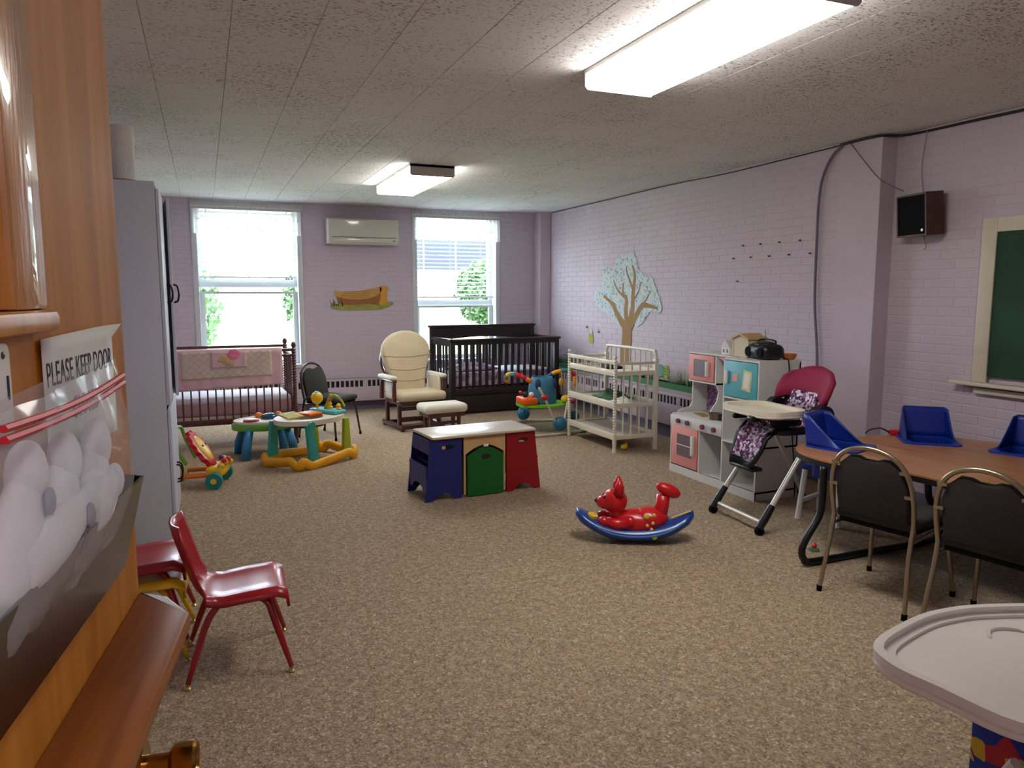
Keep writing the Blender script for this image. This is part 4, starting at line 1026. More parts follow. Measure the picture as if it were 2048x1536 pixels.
# one moulded shell: seat, back and leg rest
prof = [(.33, .40), (.31, .45), (.27, .52), (.24, .60), (.20, .635), (.08, .62), (-.06, .62), (-.13, .66), (-.17, .76), (-.215, .88), (-.265, .98)]
rows = []; rows2 = []; rows3 = []
wd = [.11, .14, .155, .165, .18, .185, .19, .19, .20, .205, .13]
for i, (x, z) in enumerate(prof):
    nx, nz = ((0, 1) if 4 <= i <= 6 else (.95, .3))
    row = []
    for j in range(11):
        v = -1 + 2 * j / 10; lift = .055 * abs(v) ** 3
        row.append((x + nx * lift, wd[i] * v, z + nz * lift))
    rows.append(row)
B().sheet(rows).build('seat_shell', M_blk, t, smooth=180, solid=.03)
def pad(i0, i1, sc, off):
    out = []
    for i in range(i0, i1 + 1):
        nx, nz = ((0, 1) if 4 <= i <= 6 else (.95, .3)); x, z = prof[i]
        out.append([(x + nx * (off + .055 * abs(v * sc) ** 3), wd[i] * v * sc, z + nz * (off + .055 * abs(v * sc) ** 3)) for v in [-1 + 2 * j / 10 for j in range(11)]])
    return out
B().sheet(pad(1, 10, .80, .025)).build('printed_seat_pad', M_print, t, smooth=180, solid=.018)
hrow = []
for k, (x, z, w_) in enumerate(((-.17, .86, .245), (-.20, .94, .26), (-.245, 1.02, .25), (-.27, 1.055, .20))):
    hrow.append([(x + .085 * abs(v) ** 2.2, w_ * v, z + .01 * math.cos(v * 2) - .03 * abs(v) ** 3) for v in [-1 + 2 * j / 14 for j in range(15)]])
B().sheet(hrow).build('headrest', M_burg, t, smooth=180, solid=.035)
B().sheet(pad(8, 9, .62, .055)).build('head_pad', M_print, t, smooth=180, solid=.02)
B().bx(.28, .37, -.13, .13, .385, .415, r=.012).build('footrest', M_blk, t)
tr = [(x, y) for x, y in rrect(.02, .39, -.285, .285, .13, 7)]
ti = [(x, y) for x, y in rrect(.05, .365, -.255, .255, .11, 7)]
tray = B().prism(tr, 'xy', .765, .785, r=.006).ring(tr, ti, 'xy', .785, .812).build('tray', M_wp, t, smooth=50)
B().bx(.35, .41, .10, .17, .735, .775, r=.012).build('tray_latch', M_blk, tray)
B().bx(-.10, -.04, -.245, -.225, .70, .72).build('red_button', M_rp, t, smooth=0)
B().tube([(.02, 0, .64), (.04, 0, .72)], .012).build('crotch_strap', M_blk2, t)

# ---- moulded-seat feeding table
M_lam = wood_mat('oak_laminate', (150, 98, 56), (186, 132, 84), 0.32, 'Y', 3.0)
M_edgeb = mat('black_edging', (16, 15, 15), 0.4)
half = [(3.47, 2.40), (3.47, 2.62), (3.44, 2.82), (3.36, 2.96), (3.29, 3.06), (3.265, 3.20), (3.29, 3.36), (3.36, 3.50), (3.50, 3.60), (3.72, 3.645), (4.05, 3.64), (4.33, 3.58), (4.53, 3.45), (4.66, 3.26), (4.72, 3.0), (4.73, 2.7), (4.73, 2.40)]
CX, CY = 3.95, 2.40
loc = [(x - CX, y - CY) for x, y in half]
full = loc + [(x, -y) for x, y in reversed(loc[1:-1])]
full = [(p.x, p.y) for p in smoothpath([(a, c, 0) for a, c in full] + [(full[0][0], full[0][1], 0)], 3)][:-1]
t = thing('feeding_table', 'horseshoe feeding table with wood laminate top and black legs', 'table', (CX, CY, 0), 0)
B().prism(full, 'xy', .612, .622).build('table_top', M_lam, t, smooth=0)
sc = [(x * 1.004, y * 1.003) for x, y in full]
B().prism(sc, 'xy', .582, .6125).build('black_edge_band', M_edgeb, t)
SEATS = ((3.66, 3.44, -72), (4.34, 3.36, -130), (4.56, 2.86, -165))
ck = B()
for (sx_, sy_, rz_) in SEATS: ck.bx(-.118, .138, -.128, .128, .5, .7, M=Matrix.Translation((sx_ - CX, sy_ - CY, 0)) @ Matrix.Rotation(R(rz_), 4, 'Z'))
ck = ck.build('seat_cutter', M_edgeb, t, smooth=0)
for o in [c for c in t.children if c.name.startswith(('table_top', 'black_edge_band'))]:
    md = o.modifiers.new('holes', 'BOOLEAN'); md.object = ck; md.operation = 'DIFFERENCE'; md.solver = 'EXACT'
    bpy.context.view_layer.update()
    me = bpy.data.meshes.new_from_object(o.evaluated_get(bpy.context.evaluated_depsgraph_get())); o.modifiers.clear(); o.data = me
bpy.data.objects.remove(ck)
for s in (-1, 1):
    y = s * .78
    B().tube(smoothpath([(-.68, y, .585), (-.68, y, .40), (-.70, y, .29), (-.78, y, .18), (-.815, y, .11), (-.80, y, .05), (-.73, y, .022), (-.3, y, .022), (.20, y, .022), (.30, y, .05), (.32, y, .12), (.29, y, .20), (.22, y, .28), (.19, y, .36), (.18, y, .585)], 5), .021, n=10).build('leg', M_edgeb, t, smooth=180)
    B().cyl((-.755, y + .012, .20), (-.72, y + .012, .255), .013, n=8).build('leg_label', M_alu, t)

# moulded bucket seats set in the table (local: facing +x, back at -x)
M_bb = mat('royal_blue_bucket', (12, 44, 140), 0.42, var=0.03)
M_bb2 = mat('royal_blue_flange', (18, 58, 166), 0.4)
def bucket(label, x, y, rz):
    t = thing('toddler_seat', label, 'seat', (x, y, .622), rz, 'blue moulded seats set in the feeding table')
    B().ring(rrect(-.16, .17, -.17, .17, .05), rrect(-.11, .13, -.12, .12, .04), 'xy', 0, .010).build('flange', M_bb2, t, smooth=50)
    rows = []
    for i in range(7):
        f = i / 6; row = []
        for a in range(0, 21):
            v = -1 + 2 * a / 20
            # plan: flat back with rounded wings reaching forward
            if abs(v) < .55: px, py = -.145, .15 * v / .55
            else:
                k = (abs(v) - .55) / .45; px, py = -.145 + .25 * k, math.copysign(.15, v)
            top = .195 if abs(v) < .58 else .195 * max(0.0, 1 - (abs(v) - .58) / .42) ** 1.1
            z = .008 + (top - .0) * f
            row.append((px - .035 * f * (1 if abs(v) < .6 else .6), py * (1 - .10 * f), z))
        rows.append(row)
    B().sheet(rows).build('backrest', M_bb, t, smooth=60, solid=.008)
    B().ring(rrect(-.12, .14, -.13, .13, .04), rrect(-.11, .13, -.12, .12, .04), 'xy', -.19, 0).bx(-.115, .135, -.125, .125, -.2, -.185, r=.006).build('bucket', M_bb, t, smooth=50)
bucket('blue moulded seat at the table corner nearest the high chair', 3.66, 3.44, -72)
bucket('middle blue moulded seat on the feeding table, beside the red plug', 4.34, 3.36, -130)
bucket('blue moulded seat in the feeding table nearest the chalkboard', 4.56, 2.86, -165)
# red cord end lying on the table
t = thing('extension_cord_end', 'red plug socket with a short dark cord on the feeding table', 'plug', (4.30, 3.60, .623), -20)
B().bx(-.02, .07, -.022, .022, 0, .035, r=.01).bx(0, .05, -.03, -.022, .005, .03, r=.003).build('red_socket', M_rp, t)
B().tube(smoothpath([(-.02, 0, .017), (-.08, .01, .045), (-.14, .03, .03), (-.17, .03, .006)], 5), .005).build('cord', M_cab, t)

# ---- padded stacking chairs (local: front +x)
M_char = mat('charcoal_fabric', (48, 45, 42), 0.9, var=0.12, scale=60, bump=0.2, bscale=200)
M_chr = mat('worn_chrome', (172, 158, 134), 0.28, metal=0.85)
def stack_chair(label, loc, rz, fr=M_chr, fab=M_char):
    t = thing('stacking_chair', label, 'chair', loc, rz, 'padded stacking chairs')
    B().bx(-.19, .235, -.205, .205, .405, .465, r=.028, seg=3).build('seat', fab, t)
    B().bx(-.18, .21, -.185, .185, .385, .408, r=.006).build('seat_pan', M_blk2, t)
    for s in (-1, 1):
        B().tube([(.235, s * .225, 0.012), (.20, s * .20, .30), (.17, s * .19, .395)], .0115, n=10).build('front_leg', fr, t)
        B().tube([(-.265, s * .225, 0.012), (-.215, s * .205, .30), (-.19, s * .205, .43)], .0115, n=10).build('rear_leg', fr, t)
        B().cyl((.235, s * .225, 0), (.234, s * .225, .03), .014, n=10).build('foot_cap', M_blk2, t); B().cyl((-.266, s * .225, 0), (-.263, s * .225, .03), .014, n=10).build('foot_cap', M_blk2, t)
        B().tube([(.18, s * .197, .388), (-.19, s * .205, .37)], .010, n=8).build('side_bar', fr, t)
    def bz(z): return -.185 - (z - .40) * .18
    path = [(bz(.40), -.205, .40), (bz(.55), -.212, .55), (bz(.66), -.20, .66), (bz(.74), -.165, .74), (bz(.79), -.10, .79), (bz(.81), 0, .81), (bz(.79), .10, .79), (bz(.74), .165, .74), (bz(.66), .20, .66), (bz(.55), .212, .55), (bz(.40), .205, .40)]
    bf = B().tube(smoothpath(path, 4), .0125, n=10).build('back_frame', fr, t, smooth=180)
    outl = [(-.178, .44), (.178, .44), (.188, .55), (.184, .65), (.155, .72), (.105, .765), (.06, .765), (.03, .752), (-.03, .752), (-.06, .765), (-.105, .765), (-.155, .72), (-.184, .65), (-.188, .55)]
    MM = Matrix.Translation((bz(.485) + .012, 0, .485)) @ Matrix.Rotation(R(-10.2), 4, 'Y') @ Matrix.Translation((0, 0, -.485))
    B().prism(outl, 'yz', -.018, .028, r=.012, M=MM).build('back_pad', fab, t, smooth=50)
    for (y, z) in ((-.175, .72), (.175, .72), (-.195, .60), (.195, .60)):
        B().bx(-.026, -.016, y - .022, y + .022, z - .007, z + .007, M=Matrix.Translation((bz(.485) + .012, 0, .485)) @ Matrix.Rotation(R(-10.2), 4, 'Y') @ Matrix.Translation((0, 0, -.485))).build('bracket', fr, bf, smooth=0)
    return t
c0 = stack_chair('charcoal stacking chair with chrome frame, full back in view at the feeding table', (3.28, 2.72, 0), 13)
copy_tree(c0, None, (3.36, 2.17, 0), 10, 'charcoal stacking chair with chrome frame, cut by the right edge of the photo')
stack_chair('dark green-black stacking chair standing by the spindle crib', (1.255, 8.34, 0), -46, mat('dark_steel_tube', (70, 66, 62), .35, metal=.7), mat('black_green_fabric', (46, 46, 40), .85, var=.1, scale=60))

# ---- white-legged child seat behind the table leg
t = thing('booster_stool', 'white legged child seat with a blue pad behind the feeding table leg', 'stool', (4.0, 3.83, 0), 20)
for (x, y) in ((-.13, -.12), (.13, -.12), (-.13, .12), (.13, .12)): B().tube([(x * 1.25, y * 1.2, .005), (x, y, .36)], .02, n=8).build('leg', M_white, t)
for y in (-.13, .13): B().bx(-.14, .14, y - .012, y + .012, .12, .15, r=.004).build('cross_bar', M_white, t)
B().bx(-.15, .15, -.14, .14, .36, .40, r=.012).build('seat', M_bb, t)
B().bx(-.10, .0, -.152, -.138, .37, .44, r=.004).build('white_buckle', M_white, t)
t = thing('small_toy', 'tiny red and green toy lying on the carpet under the feeding table', 'toy', (3.42, 3.37, 0), 0)
B().lathe([(.035, 0), (.03, .012), (.012, .018)], n=12).build('green_base', M_greenbag, t); B().lathe([(.012, .018), (.016, .035), (.004, .05)], n=12).build('red_top', M_rp, t)

# ---- child's moulded chairs (local: front +x)
def kid_chair(label, loc, rz, shell, leg, tint=None):
    t = thing('child_chair', label, 'chair', loc, rz, 'small moulded chairs by the door')
    prof = [(.215, .285, .155), (.21, .325, .165), (.17, .342, .17), (.06, .335, .172), (-.04, .325, .168), (-.105, .335, .160), (-.145, .365, .15), (-.165, .41, .142), (-.18, .46, .145), (-.20, .53, .152), (-.22, .60, .15), (-.23, .645, .125)]
    rows = []
    for i, (x, z, w_) in enumerate(prof):
        row = []; w_ *= 1.1
        for j in range(13):
            v = -1 + 2 * j / 12; c = abs(v) ** 3
            if i < 6: p = (x, w_ * v, z + .022 * c - (.035 if j in (0, 12) else 0))
            else: p = (x + .055 * c - (.02 if j in (0, 12) else 0), w_ * v, z)
            row.append(p)
        rows.append(row)
    B().sheet(rows, skip=[(i, j) for i in (6, 7) for j in (4, 5, 6, 7)]).build('moulded_shell', shell, t, smooth=180, solid=.012)
    M_br = mat('brass_glide', (190, 168, 110), .3, metal=.8)
    for sx in (-1, 1):
        for sy in (-1, 1):
            x1 = .215 if sx > 0 else -.185
            lg = B().tube(smoothpath([(.02 + sx * .05, sy * .10, .318), (.03 + sx * .10, sy * .125, .29), (.02 + sx * .135, sy * .15, .22), (x1, sy * .205, .022)], 4), [.0145] * 9 + [.0145, .013, .011, .010], n=10).build('leg', leg, t, smooth=180)
            B().lathe([(.013, 0), (.015, .006), (.008, .014), (.008, .026)], (x1, sy * .206, 0), n=12).build('glide', M_br, lg)
    return t
M_kr = mat('red_shell_plastic', (164, 16, 30), 0.33, var=0.04, coat=0.15); M_krl = mat('red_enamel', (158, 12, 28), 0.22, coat=0.4)
kid_chair('small red moulded chair standing alone on the carpet by the wooden door', (.06, 3.28, 0), -1, M_kr, M_krl)
kid_chair('yellow child chair mostly hidden under a red one beside the door', (-.34, 3.55, -.0), -3, M_yel, mat('yellow_enamel', (226, 178, 30), .3))
kid_chair('red moulded child chair stacked on the yellow chair beside the door', (-.335, 3.56, .075), -3, M_kr, M_krl)

# ---- high chair in the near right corner, seen by its tray
M_ht = mat('white_tray_plastic', (246, 242, 234), 0.28, coat=0.2)
M_hb = spots_mat('blue_play_print', [(26, 44, 140), (24, 42, 136), (28, 50, 150), (26, 44, 140), (26, 46, 144), (24, 42, 136), (200, 160, 40), (170, 30, 40)], 26)
t = thing('high_chair', 'white high chair tray over a bright blue seat, nearest the viewer', 'high chair', (1.63, .93, 0), -3)
def tray_out(k):
    return [(p.x, p.y) for p in smoothpath([(a * k, c * k, 0) for a, c in ((-.33, .0), (-.345, .10), (-.30, .19), (-.12, .255), (.0, .27), (.12, .255), (.30, .19), (.345, .10), (.33, 0), (.30, -.14), (.20, -.20), (0, -.17), (-.20, -.20), (-.30, -.14), (-.33, 0))], 5)][:-1]
o1, o2, o3 = tray_out(1.0), tray_out(.94), tray_out(.87)
tr = B().prism(o1, 'xy', .765, .785, r=.008).ring(o1, o2, 'xy', .785, .806).build('tray', M_ht, t, smooth=50)
B().ring(o2, o3, 'xy', .785, .792).build('tray_step', M_ht, tr, smooth=50)
B().tube([(.055 * math.cos(R(a)) + .05, .055 * math.sin(R(a)) + .12, .787) for a in range(20, 170, 15)], [.001] + [.005] * 8 + [.001], n=6).build('cup_ring', M_ht, tr)
B().bx(-.17, .17, -.30, .03, .48, .55, r=.03, seg=3).bx(-.17, .17, -.36, -.29, .5, .98, r=.03, seg=3).bx(-.19, -.15, -.30, .04, .52, .70, r=.02).bx(.15, .19, -.30, .04, .52, .70, r=.02).bx(-.14, .14, .01, .05, .30, .52, r=.02).build('padded_seat', M_hb, t)
for sx in (-1, 1):
    B().tube([(sx * .28, .22, .02), (sx * .20, -.08, .66)], .018).build('front_leg', M_white, t); B().tube([(sx * .28, -.44, .02), (sx * .20, -.10, .66)], .018).build('rear_leg', M_white, t)

# ================================================================ THE OPEN DOOR ON THE LEFT
M_door = wood_mat('honey_varnished_wood', (172, 104, 34), (206, 138, 58), 0.5, 'Z', 2.2, spec=0.15)
M_mold = wood_mat('amber_moulding', (190, 118, 50), (220, 152, 80), 0.32, 'Z', 3, spec=0.25)
M_ledge = wood_mat('walnut_ledge', (112, 58, 22), (160, 94, 42), 0.42, 'X', 3, spec=0.2)
M_pine = mat('glossy_knotty_pine', (206, 142, 74), .3, var=.14, scale=5, stretch=(6, 6, .7), bump=.35, bscale=26, coat=1.0)
TH = 8.0; DWID = .91
ddx, ddy = math.sin(R(TH)), math.cos(R(TH))
HX, HY = -.112 - DWID * ddx, 1.225 - DWID * ddy
door = struct(bpy.data.objects.new('door_1', None)); COL.objects.link(door); door.location = (HX, HY, 0); door.rotation_euler = (0, 0, R(90 - TH))
# local: x from hinge, y=0 is the face seen, -y towards the viewer. window x .30...56, z 1.55..1.85
wx0, wx1, wz0, wz1 = .12, .555, 1.555, 1.86
B().bx(0, wx0, 0, .045, .01, 2.10, r=.002).bx(wx1, DWID, 0, .045, .01, 2.10, r=.002).bx(wx0, wx1, 0, .045, .01, wz0).bx(wx0, wx1, 0, .045, wz1, 2.10).build('door_slab', M_door, door, smooth=0)
B().bx(wx0 - .02, wx1 + .02, -.022, 0, wz0 - .022, wz0 + .0, r=.007).build('window_sill_moulding', M_mold, door)
B().bx(wx1 - .072, wx1 + .012, -.014, .02, wz0, wz1, r=.006).bx(wx0 - .014, wx0 + .006, -.016, .02, wz0, wz1, r=.005).bx(wx0, wx1, -.016, .02, wz1 - .006, wz1 + .014, r=.005).build('window_moulding', M_pine, door)
B().bx(wx0, wx1, .018, .024, wz0, wz1).build('pane', mat('amber_wood_panel', (190, 146, 88), .15, coat=.8), door, smooth=0)
lg = [(.0, 0), (.0, -.085), (DWID - .09, -.085), (DWID - .035, -.05), (DWID, -.0)]
B().prism([(0, 0), (0, -.088), (DWID - .10, -.088), (DWID - .085, -.080), (DWID - .025, -.045), (DWID - .0, -.004), (DWID, 0)], 'xy', 1.092, 1.118, r=.006).build('ledge', M_ledge, door)
kn = B().cyl((DWID - .075, 0, .88), (DWID - .075, -.012, .88), .033, n=24).cyl((DWID - .075, -.012, .88), (DWID - .075, -.045, .88), .014, n=16)
Mk = Matrix.Translation((DWID - .075, -.045, .88)) @ Matrix.Rotation(R(90), 4, 'X')
kn.lathe([(.016, 0), (.024, .006), (.0265, .018), (.0265, .034), (.023, .038), (.02, .034)], n=24, M=Mk)
kn.build('door_knob', mat('brass', (176, 132, 60), .22, metal=1.0), door)
for z in (.25, 1.05, 1.85): B().cyl((0.0, .05, z - .045), (0, .05, z + .045), .008).build('hinge', M_tin, door)

def on_door(o): o.location = door.location; o.rotation_euler = door.rotation_euler; return o
# paper notice
FX = lambda s: DWID + s
sg = thing('paper_notice', 'white paper notice in capital letters taped to the wooden door', 'notice'); on_door(sg)
rows = []
for i in range(9):
    v = i / 8; row = []
    for j in range(9):
        u = j / 8
        cx = FX(-.345) + .265 * u; z = 1.525 - .14 * v
        lift = .004 + (.012 if (i == 0 and j == 8) else .003 if (i == 0 and j == 7) else 0)
        row.append((cx + (.004 if (i == 0 and j == 8) else 0), -lift, z + .006 * u * (1 - v)))
    rows.append(row)
B().sheet(rows).build('sheet', M_paperw, sg, smooth=180, solid=.0008)
M_ink = mat('navy_ink', (28, 28, 60), .7)
text_mesh('lettering', 'PLEASE KEEP DOOR', .037, M_ink, sg, (FX(-.338), -.0048, 1.474), (R(90), 0, 0), sx=.72)
text_mesh('lettering', 'CLOSED', .037, M_ink, sg, (FX(-.262), -.0048, 1.429), (R(90), 0, 0), sx=.72)
pl = thing('door_plate', 'white plate with rounded corners screwed to the wooden door', 'sign'); on_door(pl)
B().prism(rrect(FX(-.62), FX(-.425), 1.44, 1.527, .010), 'xz', -.004, 0, r=.001).build('plate', M_paperw, pl)
B().bx(FX(-.60), FX(-.46), -.005, -.004, 1.511, 1.516).bx(FX(-.436), FX(-.433), -.005, -.004, 1.475, 1.497).build('border_lines', M_ink, pl, smooth=0)
B().sph((FX(-.441), -.004, 1.516), (.0035, .002, .0035), 10).build('screw', M_tin, pl)
# wall pocket with a zip bag of white socks
M_smoke = mat('smoked_acrylic', (14, 12, 11), 0.16)
bn = thing('wall_pocket', 'black smoked plastic pocket fixed to the wooden door', 'wall pocket'); on_door(bn)
x0, x1 = FX(-.75), FX(-.115)
B().bx(x0, x1, -.004, 0, 1.20, 1.335).build('back_plate', M_smoke, bn, smooth=0)
B().prism([(-.004, 1.20), (-.012, 1.20), (-.042, 1.325), (-.038, 1.325), (-.012, 1.206)], 'yz', x0, x1).build('front_panel', M_smoke, bn, smooth=0)
for xx in (x0, x1 - .003): B().prism([(-.002, 1.20), (-.012, 1.20), (-.041, 1.325), (-.002, 1.332)], 'yz', xx, xx + .003).build('end_panel', M_smoke, bn, smooth=0)
M_sock = mat('white_cotton', (238, 238, 246), 0.9, var=0.02, bump=0.3, bscale=120)
M_heel = mat('pale_grey_heel', (150, 156, 176), .9)
def sock(label, path, r, dotpos=None):
    o = B().tube(smoothpath(path, 5), [r * (.75 + .4 * math.sin(math.pi * min(1, .15 + i / (len(path) * 5 - 5)))) for i in range(5 * (len(path) - 1) + 1)], n=14, flat=(.42, 1)).sph(path[-1], (r * .9, r * .42, r * .9), 14).build('baby_sock', M_sock, None, smooth=180)
    on_door(o); tag(o, label, 'sock', 'white socks in the zip bag')
    if dotpos: B().sph(dotpos, (.011, .004, .013), 12).build('grey_spot', M_heel, o)
sock('white sock standing highest at the right of the zip bag', [(FX(-.31), -.022, 1.312), (FX(-.27), -.022, 1.355), (FX(-.25), -.022, 1.395)], .036)
sock('white sock with its toe up in the middle of the zip bag', [(FX(-.43), -.022, 1.312), (FX(-.39), -.024, 1.36), (FX(-.365), -.024, 1.402)], .034)
sock('white sock with a grey spot at the left of the zip bag', [(FX(-.55), -.022, 1.312), (FX(-.50), -.024, 1.36), (FX(-.465), -.024, 1.410)], .036, (FX(-.462), -.040, 1.385))
sock('white sock lying low across the front of the zip bag', [(FX(-.52), -.034, 1.338), (FX(-.42), -.036, 1.345), (FX(-.34), -.036, 1.352)], .024, (FX(-.37), -.046, 1.345))
sock('white sock folded low at the right of the zip bag', [(FX(-.33), -.034, 1.332), (FX(-.27), -.034, 1.338), (FX(-.22), -.032, 1.345)], .024)
bg_ = thing('zip_bag', 'clear plastic zip bag with a red seal in the door pocket', 'bag'); on_door(bg_)
M_poly = mat('clear_polythene', (236, 236, 244), 0.12, alpha=0.30, spec=1.0)
rows = []; rows_b = []
for i in range(15):
    v = i / 14; row = []; rb = []
    for j in range(31):
        u = j / 30; x = FX(-.60) + .43 * u
        z = 1.28 + .205 * v + (.012 * u - .02 * (1 - u)) * v * .6
        bel = .034 * math.sin(math.pi * (.12 + .80 * (1 - v))) * (1 - .55 * abs(2 * u - 1) ** 4) + .006 * mnoise.noise((u * 7, v * 6, 2)) + .004 * mnoise.noise((u * 18, v * 15, 6))
        row.append((x, -.012 - bel - .012, z)); rb.append((x, -.010, z))
    rows.append(row); rows_b.append(rb)
B().sheet(rows).build('front_film', M_poly, bg_, smooth=180)
B().sheet(rows_b).build('back_film', M_poly, bg_, smooth=180)
M_zip = mat('red_zip_seal', (206, 26, 50), .4)
for dz in (0.0, -.011):
    B().tube([(FX(-.56) + .36 * u / 20, -.044, 1.468 + dz * .8 - .006 * math.sin(math.pi * u / 20) + .004 * u / 20) for u in range(21)], .0034, n=6).build('zip_seal', M_zip, bg_)

# ================================================================ ON THE WALLS
# split air conditioner
M_ac = mat('ivory_gloss_plastic', (214, 210, 192), 0.12, coat=0.3)
t = thing('air_conditioner', 'ivory wall-mounted split air conditioner between the windows', 'air conditioner', (2.01, YB - .001, 2.24), 0)
B().prism([(0, .02), (-.13, 0), (-.19, .03), (-.205, .09), (-.205, .31), (-.19, .33), (0, .33)], 'yz', -.455, .47, r=.004).build('body', M_ac, t, smooth=30)
B().bx(-.47, -.452, -.208, 0, .01, .33, r=.006).build('end_cap', M_white, t)
B().bx(-.42, .44, -.2075, -.204, .088, .094).build('louvre_gap', M_dark, t, smooth=0)
B().bx(-.40, .40, -.2, -.17, .028, .085, r=.004, M=Matrix()).build('louvre_flap', M_ac, t)
B().bx(.39, .42, -.209, -.204, .045, .058).build('indicator', M_tin, t, smooth=0)

# log wall sticker (flat print)
t = thing('log_sticker', 'flat wall sticker of a brown log on green grass', 'wall sticker', (2.0, YB - .0045, 1.40), 0)
M_lg1 = mat('log_brown', (150, 92, 44), .7, var=.2, scale=12, stretch=(1, 1, 5)); M_lg2 = mat('log_light_face', (196, 148, 76), .7, var=.12, scale=12, stretch=(1, 1, 6)); M_lg3 = mat('sticker_grass', (150, 152, 74), .8, var=.15, scale=9)
def soft(pts): return [(p.x, p.y) for p in smoothpath([(a, c, 0) for a, c in pts] + [(pts[0][0], pts[0][1], 0)], 4)][:-1]
B().prism(soft([(-.42, .0), (-.30, -.03), (0, -.035), (.25, -.03), (.40, .02), (.43, .07), (.30, .08), (-.3, .06)]), 'xz', -.0012, 0).build('grass', M_lg3, t, smooth=0)
B().prism(soft([(-.36, .22), (-.33, .09), (-.28, .045), (-.1, .04), (.1, .05), (.24, .04), (.27, .2), (.2, .24), (-.1, .2)]), 'xz', -.0024, -.0012).build('log_side', M_lg1, t, smooth=0)
B().prism(soft([(-.375, .225), (-.34, .15), (-.15, .115), (.05, .12), (.2, .16), (.27, .23), (.25, .28), (.1, .25), (-.15, .215)]), 'xz', -.0034, -.0024).build('log_top', M_lg2, t, smooth=0)
B().prism(soft([(.23, .05), (.30, .035), (.345, .06), (.35, .17), (.365, .27), (.30, .30), (.25, .27), (.26, .16)]), 'xz', -.0034, -.0024).build('log_end', mat('log_end', (206, 150, 54), .7, var=.1), t, smooth=0)
for k_ in range(4):
    zz = .135 + .026 * k_
    B().tube([(-.31 + .13 * q_ + .03 * k_, -.0036, zz + .006 * math.sin(q_ * 1.7 + k_) + .004 * q_) for q_ in range(4)], .0022, n=4).build('bark_line', M_lg1, t)
b = B(); rr = random.Random(5)
for i in range(14):
    x = -.42 + rr.uniform(0, .16); b.prism([(x, .02), (x + .012, .02), (x + rr.uniform(-.06, .0), .02 + rr.uniform(.05, .13))], 'xz', -.003, -.0014)
b.build('grass_blades', mat('dark_sticker_grass', (84, 98, 50), .8), t, smooth=0)

# tree wall sticker on the right-hand wall (outline in world Y,Z)
M_crown = mat('pale_aqua_leaves', (194, 204, 206), 0.8, var=0.10, scale=26)
M_trk = mat('tan_trunk_print', (150, 116, 70), 0.8, var=0.12, scale=8, stretch=(1, 6, 1))
M_lfd = mat('grey_green_leaf_print', (134, 160, 160), .8)
t = thing('tree_sticker', 'large flat wall sticker of a pale leafy tree', 'wall sticker', (XR - .0045, 7.8, 0), 0)
rr = random.Random(11)
crown = [(.86, 1.52), (.82, 1.63), (.70, 1.68), (.62, 1.66), (.62, 1.80), (.56, 1.90), (.46, 1.91), (.36, 1.88), (.28, 1.99), (.12, 2.06), (-.0, 2.05), (-.10, 2.08), (-.17, 2.00), (-.22, 1.88), (-.33, 1.84), (-.42, 1.79), (-.52, 1.76), (-.60, 1.66), (-.66, 1.58), (-.72, 1.48), (-.70, 1.37), (-.58, 1.38), (-.48, 1.36), (-.38, 1.28), (-.25, 1.20), (-.12, 1.24), (.10, 1.22), (.24, 1.22), (.40, 1.28), (.56, 1.34), (.72, 1.40)]
pts = [p for p in smoothpath([(y, z, 0) for y, z in crown] + [(crown[0][0], crown[0][1], 0)], 5)][:-1]
pts = [(p.x + rr.uniform(-.015, .015), p.y + rr.uniform(-.015, .015)) for p in pts]
B().prism(pts, 'yz', -.0012, 0).build('leafy_crown', M_crown, t, smooth=0)
tk = B()
def limb(path, w0, w1, d):
    p = smoothpath([(a, c, 0) for a, c in path], 5); n = len(p); L_, R_ = [], []
    for i, q in enumerate(p):
        a = p[max(i - 1, 0)]; c = p[min(i + 1, n - 1)]; dv = (c - a).normalized(); nn = Vector((-dv.y, dv.x, 0)); wv = w0 + (w1 - w0) * i / (n - 1)
        L_.append(q + nn * wv); R_.append(q - nn * wv)
    for i in range(n - 1): tk.prism([(L_[i].x, L_[i].y), (L_[i + 1].x, L_[i + 1].y), (R_[i + 1].x, R_[i + 1].y), (R_[i].x, R_[i].y)], 'yz', -.0026 - d, -.0012)
limb([(.0, .62), (.02, .85), (.0, 1.05), (.0, 1.22)], .115, .10, 0)
limb([(.03, 1.18), (.16, 1.27), (.28, 1.38), (.38, 1.47), (.58, 1.56)], .06, .012, .0002)
limb([(.0, 1.2), (.03, 1.38), (.02, 1.52), (.10, 1.58), (.10, 1.72)], .05, .012, .0004)
limb([(-.05, 1.2), (-.12, 1.40), (-.13, 1.60), (-.16, 1.80), (-.1, 1.92)], .055, .012, .0006)
limb([(-.06, 1.18), (-.22, 1.34), (-.34, 1.45), (-.52, 1.44), (-.66, 1.42)], .05, .012, .0008)
limb([(.28, 1.38), (.30, 1.46), (.42, 1.50)], .015, .006, .001); limb([(-.14, 1.62), (-.05, 1.74), (.03, 1.86), (.02, 1.92)], .02, .006, .001)
limb([(.10, 1.56), (.24, 1.64), (.34, 1.76)], .018, .006, .001); limb([(-.34, 1.45), (-.44, 1.54), (-.5, 1.62)], .014, .006, .001)
limb([(-.13, 1.5), (-.24, 1.6), (-.30, 1.72)], .014, .006, .0011)
tk.build('trunk_and_branches', M_trk, t, smooth=0)
b = B()
